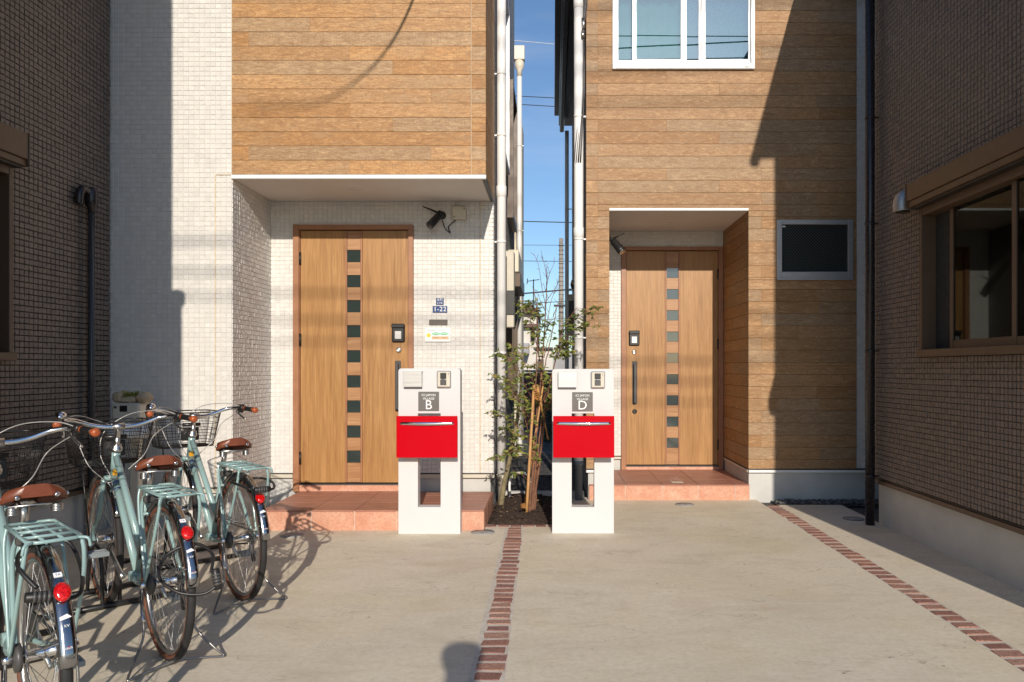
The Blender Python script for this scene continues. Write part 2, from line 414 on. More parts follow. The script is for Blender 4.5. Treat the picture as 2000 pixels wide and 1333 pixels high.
def glass_mat(name, tint, refl, rough=.02, lattice=0):
    t = NT(name); t.n.remove(t.p)
    tr = t.n.new('ShaderNodeBsdfTransparent'); gl = t.n.new('ShaderNodeBsdfGlossy'); gl.inputs['Roughness'].default_value = rough
    gl.inputs['Color'].default_value = (.95, 1, 1, 1)
    lw = t.n.new('ShaderNodeFresnel'); lw.inputs['IOR'].default_value = 1.5
    fac = t.math('MAXIMUM', t.math('ADD', lw.outputs[0], refl), .004)
    ms = t.n.new('ShaderNodeMixShader'); t.l.new(t.math('MINIMUM', fac, 1.0), ms.inputs[0])
    if lattice:
        h = []
        for a in (45, -45):
            wv = t.n.new('ShaderNodeTexWave'); wv.wave_type = 'BANDS'; wv.bands_direction = 'X'; wv.inputs['Scale'].default_value = lattice
            t.l.new(t.tc('Object', (1, 1, 1), (0, R(a), 0)), wv.inputs['Vector']); h.append(t.ramp(wv.outputs['Fac'], [(.0, 1), (.10, 0)]))
        k = t.math('MAXIMUM', h[0], h[1])
        col = t.mix(t.math('MULTIPLY', k, .55), tint, (.30, .33, .33)); t.l.new(col, tr.inputs['Color'])
    else: tr.inputs['Color'].default_value = (*tint, 1)
    t.l.new(tr.outputs[0], ms.inputs[1]); t.l.new(gl.outputs[0], ms.inputs[2]); t.l.new(ms.outputs[0], t.out.inputs['Surface'])
glass_mat('glass_clear', (.50, .60, .57), .0)
glass_mat('glass_low_e', (.50, .70, .68), .24, 0.0)
glass_mat('glass_low_e_wired', (.46, .68, .68), .30, 0.0, 22)
t = NT('door_glass'); wv = t.n.new('ShaderNodeTexWave'); wv.bands_direction = 'X'; wv.inputs['Scale'].default_value = 26
t.l.new(t.tc('Object', (1,1,1), (0, R(40), 0)), wv.inputs['Vector'])
t.set(t.ramp(wv.outputs['Fac'], [(.0, (.10, .13, .12)), (.18, (.018, .028, .026))]), .04, coat=1.0, spec=.9); t.bump(t.noise(t.world(), 300, 2), .08, .001)

t = NT('glass_wired'); h = []
for a in (45, -45):
    wv = t.n.new('ShaderNodeTexWave'); wv.bands_direction = 'X'; wv.inputs['Scale'].default_value = 15
    t.l.new(t.tc('Object', (1,1,1), (0, R(a), 0)), wv.inputs['Vector']); h.append(t.ramp(wv.outputs['Fac'], [(.0, 1), (.14, 0)]))
t.set(t.mix(t.math('MAXIMUM', h[0], t.math('MULTIPLY', h[1], .35)), (.018, .022, .021), (.10, .105, .10)), .16, spec=.5)
simple('drain_grey', (.33, .32, .30), .7, var=.15, scale=40)
simple('pipe_foot', (.16, .18, .21), .5, var=.1)
simple('conduit_grey', (.045, .045, .048), .25, var=.1)
simple('guard_chrome', (.40, .40, .41), .17, 1.0, var=.08, rvar=.4)
glass_mat('glass_dark', (.28, .33, .31), -.046)
simple('stand_wire', (.30, .29, .28), .35, .9, var=.1)
simple('dry_leaf', (.30, .19, .09), .7, var=.4, scale=30)

# ------------------------------------------------------------------ wall builders
PAL = [(.48, .255, .096), (.46, .265, .120), (.40, .272, .155), (.41, .205, .070), (.50, .285, .125), (.44, .245, .105)]
def cut(rects, holes):
    for h in holes:
        out = []
        for (a, b, c, d) in rects:
            if b <= h[0]+1e-6 or a >= h[1]-1e-6 or d <= h[2]+1e-6 or c >= h[3]-1e-6: out.append((a, b, c, d)); continue
            if c < h[2]: out.append((a, b, c, h[2]))
            if d > h[3]: out.append((a, b, h[3], d))
            cc, dd = max(c, h[2]), min(d, h[3])
            if a < h[0]: out.append((a, h[0], cc, dd))
            if b > h[1]: out.append((h[1], b, cc, dd))
        rects = out
    return [r for r in rects if r[1]-r[0] > .008 and r[3]-r[2] > .008]
def planks(parent, face, plane, u0, u1, z0, z1, zref, pitch, joints, holes=(), th=.016, grey=0, dull=0, tone=1.24):
    """boards of wood-look cladding; face 'front' (plane is y), 'right' (+x face) or 'left' (-x face)"""
    k = math.floor((z0 - zref)/pitch); g = .0010
    while zref + k*pitch < z1:
        a, b = max(z0, zref + k*pitch), min(z1, zref + (k+1)*pitch)
        if b - a > .01:
            js = [u0] + [j for j in sorted(joints[k % len(joints)]) if u0+.02 < j < u1-.02] + [u1]
            for i in range(len(js)-1):
                col = random.choice(PAL); w = random.uniform(.86, 1.10)*tone
                if random.random() < grey: col = PAL[2]
                for (p, q, c, d) in cut([(js[i], js[i+1], a, b)], holes):
                    m = MB()
                    pr = random.uniform(-.0012, .0012)
                    if face == 'front': m.box(p, q, plane-pr, plane+th, c+g, d-g, b=.0014)
                    elif face == 'right': m.box(plane-th, plane+pr, p, q, c+g, d-g, b=.0014)
                    else: m.box(plane-pr, plane+th, p, q, c+g, d-g, b=.0025)
                    o = m.build('plank', 'plank', parent)
                    gy = sum(col)/3
                    o.color = tuple((x*(1-dull)+gy*dull)*w for x in col) + (1,)
        k += 1
TILE_N = [0]
def tile_wall(parent, mat, O, U, V, W, H, holes=(), near=0, pu=.042, pv=.038, th=.0042, jit=.0014, joint=(.0007, .0014)):
    O = Vector(O); U = Vector(U); V = Vector(V); N = U.cross(V)
    nu = max(1, round(W/pu)); nv = max(1, round(H/pv)); pu = W/nu; pv = H/nv; ch = .0018; gu, gv = joint
    cells = []
    for j in range(nv):
        for i in range(nu):
            u, v = (i+.5)*pu, (j+.5)*pv
            if any(h[0] < u < h[1] and h[2] < v < h[3] for h in holes): continue
            cells.append((u, v))
    single = []
    if near:
        def size(cv):
            p = O + U*cv[0] + V*cv[1]
            px = CX + p.x/max(p.y, .2)*F; py = CY - (p.z-CH)/max(p.y, .2)*F
            if p.y < .5 or not (4 < px < 1996 and 4 < py < 1329): return -1
            q = O + U*(cv[0]+pu) + V*cv[1]
            return abs(CX + q.x/q.y*F - px) * pv/p.y*F
        order = sorted(cells, key=size, reverse=True); single = order[:near]; ss = set(single); cells = [c for c in cells if c not in ss]
    hu, hv = pu/2-gu, pv/2-gv
    def quadbox(c, jj):
        b = [c + U*a*hu + V*d*hv for a, d in ((-1,-1),(1,-1),(1,1),(-1,1))]
        t = [c + U*a*(hu-ch) + V*d*(hv-ch) + N*(th+x) for (a, d), x in zip(((-1,-1),(1,-1),(1,1),(-1,1)), jj)]
        return b + t
    FS = [(4,5,6,7),(0,1,5,4),(1,2,6,5),(2,3,7,6),(3,0,4,7)]
    m = MB()
    for (u, v) in cells:
        jj = [random.uniform(-jit, jit) for _ in range(4)]
        m.add(quadbox(O + U*u + V*v, jj), FS)
    o = m.build('tile_field', mat, parent); o['kind'] = 'stuff'
    if single:
        ms = []
        for q in range(4):
            mm = MB(); mm.add(quadbox(Vector(), [random.uniform(-jit, jit) for _ in range(4)]), FS)
            me = bpy.data.meshes.new('tile'); me.from_pydata(mm.v, [], mm.f); me.materials.append(MT[mat]); ms.append(me)
        o0 = ORG[parent.name]
        for (u, v) in single:
            t = bpy.data.objects.new('tile', random.choice(ms)); C.objects.link(t); t.parent = parent
            t.location = O + U*u + V*v - o0
    return o

# ================================================================== GROUND
g = MB(); g.add([(-400, -400, -.03), (400, -400, -.03), (400, 400, -.03), (-400, 400, -.03)], [(0,1,2,3)])
struct(g.build('ground', 'asphalt'), 'dark ground of the lane between and beyond the houses')
# poured slab, left open round the planting bed and the brick rows
XB = lambda y: -.295 + .01214*(5.85-y)
pv = MB()
def slab(m, xa0, xa1, xb0, xb1, y0, y1, z0=-.12, z1=0):
    m.add([(xa0, y0, z0), (xa1, y0, z0), (xb1, y1, z0), (xb0, y1, z0), (xa0, y0, z1), (xa1, y0, z1), (xb1, y1, z1), (xb0, y1, z1)], [(3,2,1,0), (4,5,6,7), (0,1,5,4), (1,2,6,5), (2,3,7,6), (3,0,4,7)])
slab(pv, -3.48, XB(-9)-.080, -3.48, XB(5.87)-.080, -9, 5.87); slab(pv, XB(-9)+.066, 1.935, XB(5.87)+.066, 1.935, -9, 5.87)
for (x0, x1, y0, y1) in ((-3.48, -.54, 5.87, 6.60), (.12, 1.935, 5.87, 7.2), (2.065, 2.64, -9.0, 6.80)): pv.box(x0, x1, y0, y1, -.12, 0)
struct(pv.build('concrete_paving', 'concrete'), 'pale poured concrete forecourt with trowel marks')
# brick edging rows
def edging(name, label, x_of, y0, y1, w):
    m = MB(); n = 30
    for i in range(n):
        a, b = y0 + (y1-y0)*i/n, y0 + (y1-y0)*(i+1)/n
        xa, xb = x_of(a), x_of(b)
        m.add([(xa-.12, a, -.0008), (xa+.12, a, -.0008), (xb+.12, b, -.0008), (xb-.12, b, -.0008)], [(0,1,2,3)])
    root = struct(m.build(name, 'mortar'), label)
    y = y0
    y = 1.2
    while y < y1-.05:
        L = random.uniform(.066, .080); jw = random.uniform(.014, .021)
        q = MB(); xx = x_of(y+L/2); ww = w/2 + random.uniform(-.006, .006)
        tz = random.uniform(.0015, .0045)
        q.obox((xx + random.uniform(-.003, .003), y+L/2, tz-.02), (ww, L/2, .02), Matrix.Rotation(random.uniform(-.05, .05), 3, 'Z') @ Matrix.Rotation(random.uniform(-.025, .025), 3, 'X'), b=.006)
        q.v = [(a + random.uniform(-.0045, .0045), b + random.uniform(-.004, .004), c + random.uniform(-.0018, .0012)) for a, b, c in q.v]
        q.build('brick', 'red_brick', root)
        y += L + jw
edging('brick_edging', 'red brick row running between the two forecourts to the planting bed', XB, -9.0, 5.86, .118)
edging('brick_edging', 'red brick row running along the narrow side strip on the right', lambda y: 2.0, -9.0, 6.75, .118)
m = MB(); m.add([(-.54, 5.86, -.004), (.02, 5.86, -.004), (.02, 5.96, -.004), (-.54, 5.96, -.004)], [(0,1,2,3)])
root = struct(m.build('brick_edging', 'mortar'), 'short red brick row along the front of the planting bed')
x = -.535
while x < 0:
    q = MB(); L = random.uniform(.075, .095); q.obox((x+L/2, 5.885, -.012), (L/2, .035, .016), Matrix.Rotation(random.uniform(-.06, .06), 3, 'Z'), b=.006); q.build('brick', 'red_brick', root); x += L+.012
# planting bed
m = MB(); nx, ny = 26, 44
def soil_h(x, y): return .018 + .030*math.sin(x*9+1)*math.sin(y*7) + random.uniform(-.012, .016)
for j in range(ny+1):
    for i in range(nx+1):
        x, y = -.54 + .66*i/nx, 5.92 + 1.3*j/ny
        e = min(1, min(i, nx-i)/3, min(j, ny-j)/3); m.v.append((x, y, -.02 + e*(.03+soil_h(x, y))))
for j in range(ny):
    for i in range(nx):
        a = j*(nx+1)+i; m.f.append([a, a+1, a+nx+2, a+nx+1]); m.mi.append(0); m.sm.append(True)
struct(m.build('planting_bed', 'soil'), 'dark soil bed between the two mailbox pillars')
m = MB()
for k in range(900):
    x, y = random.uniform(-.51, .09), random.uniform(5.95, 7.15); r = random.choice((.004, .006, .009, .013))
    m.obox((x, y, .03+.030*math.sin(x*9+1)*math.sin(y*7)), (r, r*random.uniform(.5, 1), r*.6), Matrix.Rotation(random.uniform(0, 3), 3, 'Z') @ Matrix.Rotation(random.uniform(-1, 1), 3, 'X'), b=r*.3)
o = m.build('soil_clods', 'soil'); o['kind'] = 'stuff'; o['label'] = 'loose soil crumbs on the planting bed'
# alley behind the bed
m = MB(); m.box(-.5, .30, 7.17, 7.24, -.05, .06, b=.006); struct(m.build('kerb', 'foundation'), 'low concrete kerb behind the planting bed')
m = MB(); m.add([(-.53, 7.24, -.012), (.32, 7.24, -.012), (.32, 16, -.012), (-.53, 16, -.012)], [(0,1,2,3)]); struct(m.build('gravel_path', 'gravel'), 'dark gravel passage between the two houses')
m = MB(); m.add([(2.075, 6.80, -.012), (4, 6.80, -.012), (4, 7.2, -.012), (2.075, 7.2, -.012)], [(0,1,2,3)]); struct(m.build('gravel_strip', 'gravel'), 'dark gravel strip at the foot of the right house')
m = MB()
for k in range(520):
    x, y = random.uniform(2.09, 3.1), random.uniform(6.84, 7.02); r = random.uniform(.006, .016)
    m.obox((x, y, r*.3), (r, r*random.uniform(.6, 1), r*.7), Matrix.Rotation(random.uniform(0, 3), 3, 'Z') @ Matrix.Rotation(random.uniform(-1, 1), 3, 'X'), b=r*.35)
o = m.build('gravel_stones', 'gravel'); o['kind'] = 'stuff'; o['label'] = 'small dark stones along the right house foundation'

# drain covers
for (px, py, r, lb) in ((943, 1040, .092, 'small round drain cover beside the left mailbox pillar'), (570, 1046, .085, 'small round drain cover before the left tiled step, in bicycle shadow'),
                        (1337, 986, .088, 'small round drain cover before the right tiled step'), (1667, 1014, .085, 'small round drain cover in the shaded side strip by the black downpipe')):
    Y = CH*F/(py-CY); c = (wx(px, Y), Y, 0)
    t = thing('drain_cover', lb, 'drain cover', c, 'round drain covers')
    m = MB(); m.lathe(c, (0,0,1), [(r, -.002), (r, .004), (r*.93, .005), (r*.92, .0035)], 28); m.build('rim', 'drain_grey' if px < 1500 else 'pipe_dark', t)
    m = MB(); m.lathe(c, (0,0,1), [(r*.9, -.001), (r*.9, .0042), (r*.25, .0048), (.001, .0048)], 28); m.build('lid', 'drain_grey', t)
    part('lift_slot', 'black_plastic', t, (c[0]-.012, c[0]+.012, c[1]-r*.62, c[1]-r*.55, .003, .0062))

# ================================================================== HOUSE B (left, white tile and timber cladding)
YA, YB = 5.82, 6.62            # front wall / recessed door wall
XL, XC, XR = -3.62, wx(452, YA), -.53
HB = thing('timber_clad_house', 'white tiled house with overhanging golden timber upper floor, door behind pillar B', 'house', (-2, 8, 0))
ZS = 2.742                     # soffit
part('wall', 'white_grout', HB, (XL, XC, YA+.012, 10.2, .30, 7.0), (XC, XR-.012, YA+.03, 10.2, ZS+.03, 7.0), (XC, XR-.012, YB+.10, 10.2, .30, ZS+.028),
     *[(a, b, YB+.012, YB+.0995, c, d) for (a, b, c, d) in cut([(XC, XR-.012, .30, ZS+.028)], [(wx(574, YB)+.005, wx(808, YB)-.005, 0, wz(440, YB)-.005)])])
part('side_wall', 'pebble_stucco', HB, (XR-.012, XR, YB+.07, 10.2, .30, 7.0))
part('foundation', 'foundation', HB, (XL, XC-.02, YA+.03, 10.1, -.1, .272), (XC-.018, XR-.03, YB+.035, 10.1, -.1, .272))
for q in ((XL, XC+.004, YA-.006, YA+.03, .275, .306), (XC+.0, XC+.006, YA+.03, YB, .277, .308), (XC+.007, -2.32, YB-.006, YB+.03, .275, .306), (-1.235, XR+.008, YB-.006, YB+.03, .275, .306)): part('drip_trim', 'ivory', HB, q)
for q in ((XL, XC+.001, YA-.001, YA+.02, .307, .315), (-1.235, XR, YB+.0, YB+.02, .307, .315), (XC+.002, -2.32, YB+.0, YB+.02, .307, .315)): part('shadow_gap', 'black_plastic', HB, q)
tile_wall(HB, 'white_tile', (XL, YA+.012, .315), (1,0,0), (0,0,1), XC-XL, 7.0-.315)
tile_wall(HB, 'white_tile', (XC, YA+.012, .315), (0,1,0), (0,0,1), YB-YA, ZS-.315)
DB = (wx(574, YB), wx(808, YB), .155, wz(440, YB))      # door frame outside
tile_wall(HB, 'white_tile', (XC, YB+.012, .315), (1,0,0), (0,0,1), XR-XC, ZS-.315, holes=[(DB[0]-XC-.01, DB[1]-XC+.01, -1, DB[3]-.315+.01)])
# sealed panel joints
part('panel_joint', 'caulk', HB, (wx(420, YA)-.005, wx(420, YA)+.005, YA+.003, YA+.013, .32, wz(341, YA)), (wx(420, YA)+.005, XC, YA+.003, YA+.013, wz(341, YA)-.005, wz(341, YA)+.005))
part('panel_joint', 'caulk', HB, (wx(938, YB)-.005, wx(938, YB)+.005, YB+.003, YB+.013, .32, ZS-.002))
# overhanging timber box
jl = lambda zx: wx(450 + zx/3.636, YA)
planks(HB, 'front', YA, XC+.004, jl(1710)-.002, 2.772, 7.0, 2.771, .1118, [[jl(850)], [jl(130), jl(1425)], [jl(565)], [jl(1152)]], grey=.18)
planks(HB, 'front', YA, jl(1710)+.002, XR+.003, 2.772, 7.0, 2.771, .1118, [[9]])
planks(HB, 'right', XR+.003, YA+.018, YB+.07, 2.772, 7.0, 2.771, .1118, [[9]])
part('cladding_joint', 'caulk', HB, (jl(1710)-.002, jl(1710)+.002, YA+.006, YA+.02, 2.772, 7.0))
part('corner_trim', 'ivory', HB, (XC-.003, XC+.003, YA+.002, YA+.02, 2.772, 7.0))
part('soffit', 'soffit', HB, (XC+.002, XR-.03, YA+.025, YB+.01, ZS, ZS+.028))
part('soffit_trim', 'trim_white', HB, (XC-.002, XR+.006, YA-.008, YA+.024, ZS-.006, ZS+.026), b=.003)
part('soffit_trim', 'dark_grey', HB, (XR-.028, XR+.004, YA+.026, YB+.06, ZS-.004, ZS+.028), b=.003)
m = MB(); c = at(694, 373, 6.2); c.z = ZS
m.lathe(c, (0,0,-1), [(.062, -.001), (.062, .004), (.05, .006), (.046, .001)], 24); dl = m.build('downlight', 'trim_white', HB)
m = MB(); m.lathe(c, (0,0,-1), [(.044, -.001), (.044, .003), (.001, .004)], 20); m.build('lamp_lens', 'soffit', dl)

# ------------------------------------------------------------------ entrance doors
def entrance_door(house, Y, fr, leaf, strip, panes, hinge_left, hw):
    """fr: frame outside (x0,x1,z0,z1); leaf (x0,x1,z0,z1); strip (x0,x1); panes list of z centres"""
    x0, x1, z0, z1 = fr; a, b, c, d = leaf; s0, s1 = strip
    m = MB(); m.box(x0, a-.006, Y-.03, Y+.06, z0, z1, b=.003); m.box(b+.006, x1, Y-.03, Y+.06, z0, z1, b=.003); m.box(a-.0055, b+.0055, Y-.029, Y+.06, d+.006, z1-.001, b=.003)
    door = m.build('entrance_door', 'door_frame', house)
    part('inner_frame', 'door_frame', door, (a-.005, a-.0005, Y-.012, Y+.05, c, d+.004), (b+.0005, b+.005, Y-.012, Y+.05, c, d+.004))
    part('gap', 'black_plastic', door, (a-.004, b+.004, Y+.03, Y+.052, c-.008, d+.005))
    part('door_panel', 'door_wood', door, (a+.001, s0-.012, Y, Y+.03, c, d), b=.002)
    part('door_panel', 'door_wood', door, (s1+.012, b-.001, Y, Y+.03, c, d), b=.002)
    for (p, q) in ((s0-.011, s0+.006), (s1-.006, s1+.011)): part('strip_edge', 'door_frame', door, (p, q, Y-.004, Y+.03, c+.001, d-.001), b=.002)
    hs = .0525; zs = [c] + sum([[z-hs, z+hs] for z in sorted(panes)], []) + [d]
    for i in range(0, len(zs), 2): part('door_block', 'door_block', door, (s0+.0065, s1-.0065, Y+.003, Y+.03, zs[i]+.002, zs[i+1]-.002), b=.002)
    for z in panes: part('pane', 'door_glass', door, (s0+.0065, s1-.0065, Y+.012, Y+.028, z-hs, z+hs))
    part('threshold', 'dark_grey', door, (x0+.01, x1-.01, Y-.02, Y+.05, c-.02, c-.009))
    part('threshold_tile', 'terracotta', door, (a-.02, b+.02, Y-.015, Y+.05, z0+.001, c-.021))
    hx = a if hinge_left else b
    for z in (c+.22, (c+d)/2+.15, d-.25): 
        m = MB(); m.lathe((hx, Y-.012, z-.055), (0,0,1), [(.009, 0), (.009, .11)], 10); m.build('hinge', 'black_metal', door)
    rx, rz = hw['reader']
    m = MB(); m.box(rx-.058, rx+.058, Y-.022, Y, rz-.082, rz+.082, b=.012); m.box(rx-.058, rx+.058, Y-.036, Y-.0215, rz+.045, rz+.082, b=.006); rd = m.build('card_reader', 'black_plastic', door)
    part('reader_pad', 'brushed_steel', rd, (rx-.030, rx+.030, Y-.027, Y-.0215, rz-.055, rz+.018), b=.003)
    for (lx, lz, mt) in hw['locks']:
        m = MB(); m.lathe((lx, Y, lz), (0,-1,0), [(.026, 0), (.026, .006), (.019, .012), (.010, .013), (.009, .009)], 20); m.build('lock_cylinder', mt, door)
    px_, pz0, pz1 = hw['handle']
    m = MB(); m.box(px_-.026, px_+.026, Y-.008, Y, pz0, pz1, b=.003); m.box(px_-.014, px_+.014, Y-.06, Y-.046, pz0+.015, pz1-.015, b=.005)
    m.box(px_-.010, px_+.010, Y-.0465, Y-.0078, pz0+.03, pz0+.06); m.box(px_-.010, px_+.010, Y-.0465, Y-.0078, pz1-.06, pz1-.03); m.build('handle', 'dark_grey', door)
    return door
pB = [wz(y, YB) for y in (500.5, 549.5, 598.5, 647.5, 696.5, 745.5, 794.5, 843.5, 892.5)]
entrance_door(HB, YB, DB, (wx(587, YB), wx(797, YB), wz(943, YB), wz(451, YB)), (wx(676.5, YB), wx(705.5, YB)), pB, True,
    dict(reader=(wx(778.5, YB), wz(651, YB)), locks=[(wx(779, YB), wz(684, YB), 'chrome')], handle=(wx(777.5, YB), wz(803, YB), wz(705, YB))))

# tiled step B
def tiled_step(name, label, x0, x1, yf, yb, h, xj, yj):
    t = thing(name, label, 'step', ((x0+x1)/2, yf, 0))
    part('bed', 'mortar', t, (x0+.004, x1-.004, yf+.005, yb, -.05, h-.006))
    js = [x0] + xj + [x1]
    for i in range(len(js)-1):
        part('riser_tile', 'terracotta', t, (js[i]+.0025, js[i+1]-.0025, yf, yf+.012, -.01, h-.013), b=.002)
        ys = [yf-.002] + yj + [yb]
        for k in range(len(ys)-1): part('tread_tile', 'terracotta_top', t, (js[i]+.0025, js[i+1]-.0025, ys[k]+.002, ys[k+1]-.002, h-.012, h), b=.0025)
    return t
YS = 5.73; xs = [wx(px, YS) for px in (524, 608, 692, 775, 858, 942)]
tB = tiled_step('tiled_step', 'terracotta tiled doorstep in front of the left timber door', xs[0]-.06, wx(945.5, YS), YS, YB-.016, .155, xs[1:5], [YS+.33, YS+.66])
for k in range(3): part('side_tile', 'terracotta', tB, (wx(945.5, YS)-.012, wx(945.5, YS), YS+.014+k*.29, YS+.30+k*.29, -.01, .142), b=.002)

# downpipe and fittings on the passage side of house B
def downpipe(name, house, x, y, r, z0, z1, mat, brackets, wall_dx, foot=None, sleeve=()):
    m = MB(); m.tube([(x, y, z0), (x, y, z1)], r, 16)
    o = m.build(name, mat, house)
    for z in brackets:
        m = MB(); m.lathe((x, y, z-.011), (0,0,1), [(r+.003, 0), (r+.003, .022)], 16); m.box(min(x, x+wall_dx), max(x, x+wall_dx), y-.006, y+.006, z-.006, z+.006); m.build('bracket', mat, o)
    for z in sleeve:
        m = MB(); m.lathe((x, y, z-.05), (0,0,1), [(r+.001, 0), (r+.005, .002), (r+.005, .098), (r+.001, .1)], 16); m.build('coupling', mat, o)
    if foot:
        m = MB(); m.lathe((x, y, -.03), (0,0,1), [(r*.8, 0), (r*.8, z0+.03-.0), (r*1.06, z0+.031), (r*1.06, z0+.07)], 16); m.build('foot_pipe', foot, o)
    return o
downpipe('downpipe', HB, -.468, 6.74, .0415, .25, 7.0, 'pipe_white', [wz(y, 6.74) for y in (145, 265, 473, 690)], -.075, 'ivory', [wz(375, 6.74)])
# side fittings: tall window, shutter box, meter box
wd = part('window', 'window_white', HB, (XR, XR+.05, 7.35, 7.40, 3.4, 5.2), (XR, XR+.05, 8.2, 8.25, 3.4, 5.2), (XR, XR+.05, 7.4, 8.2, 3.4, 3.45), (XR, XR+.05, 7.4, 8.2, 5.15, 5.2))
part('pane', 'glass_clear', wd, (XR+.01, XR+.016, 7.4, 8.2, 3.45, 5.15))
wd = part('window', 'bronze_frame', HB, (XR, XR+.07, 8.6, 8.66, 3.0, 4.6), (XR, XR+.07, 9.5, 9.56, 3.0, 4.6), (XR, XR+.07, 8.66, 9.5, 3.0, 3.06), (XR, XR+.07, 8.66, 9.5, 4.54, 4.6))
part('pane', 'glass_clear', wd, (XR+.01, XR+.016, 8.66, 9.5, 3.06, 4.54))
part('meter_panel', 'pipe_cream', HB, (XR, XR+.05, 7.45, 7.75, wz(640, 7.5), wz(495, 7.5)), b=.006)
mb_ = part('meter_box', 'ivory', HB, (XR+.0, XR+.11, 8.0, 8.22, wz(640, 8), wz(490, 8)), b=.008)
part('meter_window', 'black_plastic', mb_, (XR+.02, XR+.115, 7.985, 7.999, wz(615, 8), wz(568, 8)), b=.004)
sh = part('shutter_box', 'pipe_cream', HB, (XR, XR+.13, 8.7, 9.9, wz(532, 8.7), wz(488, 8.7)), b=.012)
part('shutter_rail', 'bronze_frame', sh, (XR, XR+.15, 8.72, 9.9, wz(560, 8.7), wz(533, 8.7)), b=.006)
wd = part('window', 'bronze_frame', HB, (XR, XR+.06, 8.75, 8.81, .9, 2.1), (XR, XR+.06, 9.8, 9.86, .9, 2.1), (XR, XR+.06, 8.81, 9.8, .9, .96))
part('pane', 'glass_clear', wd, (XR+.01, XR+.016, 8.81, 9.8, .96, 2.1))

# ================================================================== HOUSE D (right)
YD, YE = 7.05, 8.10
DX0, DX1 = wx(1145, YD), 4.2
PX0, PX1, PZ = wx(1190, YD), wx(1462, YD), wz(412, YD)      # porch opening
HD = thing('timber_clad_house', 'house with full timber cladding and recessed porch, door behind pillar D', 'house', (2.2, 9, 0))
TX = wx(1673, YD)
W2 = (wx(1196, YD), wx(1473, YD), wz(137, YD), 4.84)       # upstairs window
W1 = (wx(1516, YD), wx(1665, YD), wz(547, YD), wz(430, YD)) # small window
part('wall', 'stucco_grey', HD, (DX0+.004, PX0-.016, YD+.018, 11, .30, 4.86), (PX1+.016, DX1, YD+.50, 11, .30, 4.86), (PX0-.015, PX1+.015, YD+.50, 11, PZ+.03, 4.86), (PX0-.015, PX1+.015, YE+.08, 11, .30, PZ+.029),
     *[(a, b, YD+.018, YD+.25, c, d) for (a, b, c, d) in cut([(PX0-.0155, DX1, .30, 4.859)], [(PX0-.016, PX1+.0165, 0, PZ+.03), (W2[0]+.01, W2[1]-.01, W2[2]+.01, 6), (W1[0]+.01, W1[1]-.01, W1[2]+.01, W1[3]-.01)])])
part('foundation', 'foundation', HD, (DX0+.02, PX0-.02, YD+.03, 10.9, -.1, .272), (PX1+.01, DX1, YD+.03, 10.9, -.1, .272), (PX0, PX1-.0, YE+.03, 10.9, -.1, .272))
part('drip_trim', 'trim_white', HD, (DX0, PX0, YD-.008, YD+.03, .262, .285))
part('drip_trim', 'trim_white', HD, (PX1+.002, DX1, YD-.008, YD+.03, .262, .285))
part('drip_trim', 'ivory', HD, (PX1-.006, PX1+.001, YD+.031, YE-.032, .262, .285))
part('drip_trim', 'ivory', HD, (PX0, wx(1213, YE)-.002, YE-.008, YE+.03, .262, .285))
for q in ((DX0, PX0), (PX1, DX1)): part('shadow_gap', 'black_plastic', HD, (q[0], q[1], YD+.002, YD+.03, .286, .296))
jd = lambda px: wx(px, YD)
rows = [[jd(1168), jd(1487), jd(1595)], [jd(1168), jd(1405), jd(1560)], [jd(1168), jd(1302), jd(1487)], [jd(1168), jd(1520), jd(1600)]]
zr = wz(400, YD); holes = [(PX0, PX1, 0, PZ), W2, W1]
planks(HD, 'front', YD, DX0, TX, .296, 4.84, zr, .1152, rows, holes, grey=.2, tone=1.03, dull=.12)
planks(HD, 'left', PX1-.001, YD+.018, YE-.001, .296, PZ, zr, .1152, [[YD+.5], [YD+.3, YD+.75], [YD+.62], [9]], tone=1.03, dull=.05)
planks(HD, 'left', DX0-.002, YD+.018, YD+.06, .296, 4.84, zr, .1152, [[9]], tone=1.03, dull=.1)
part('cladding_joint', 'caulk', HD, (jd(1168)-.002, jd(1168)+.002, YD+.006, YD+.02, .3, 4.84), (jd(1487)-.002, jd(1487)+.002, YD+.006, YD+.02, .3, W1[2]))
tile_wall(HD, 'white_tile', (TX+.004, YD+.014, .30), (1,0,0), (0,0,1), DX1-TX, 4.84-.30)
part('tile_backing', 'white_grout', HD, (TX+.004, DX1, YD+.010, YD+.0175, .30, 4.84))
DD = (wx(1213, YE), wx(1412, YE), .146, wz(483, YE))
part('porch_wall', 'white_grout', HD, *[(a, b, YE+.004, YE+.0795, c, d) for (a, b, c, d) in cut([(PX0-.014, PX1+.014, .296, PZ+.01)], [(DD[0]+.005, DD[1]-.005, 0, DD[3]-.005)])])
tile_wall(HD, 'white_tile', (PX0, YE+.004, .30), (1,0,0), (0,0,1), PX1-PX0-.002, PZ-.30, holes=[(DD[0]-PX0-.01, DD[1]-PX0+.01, -1, DD[3]-.30+.01)])
part('soffit', 'soffit', HD, (PX0-.012, PX1+.012, YD+.03, YE+.003, PZ, PZ+.028))
part('soffit_trim', 'trim_white', HD, (PX0, PX1, YD-.008, YD+.029, PZ-.0, PZ+.024), b=.003)
c = at(1307, 434, 7.6); c.z = PZ; m = MB(); m.lathe(c, (0,0,-1), [(.062, -.001), (.062, .004), (.05, .006), (.046, .001)], 24); dl = m.build('downlight', 'trim_white', HD)
m = MB(); m.lathe(c, (0,0,-1), [(.044, -.001), (.044, .003), (.001, .004)], 20); m.build('lamp_lens', 'soffit', dl)
pD = [wz(y, YE) for y in (533.5, 575, 616.5, 658, 699.5, 741, 782.5, 824, 865.5)]
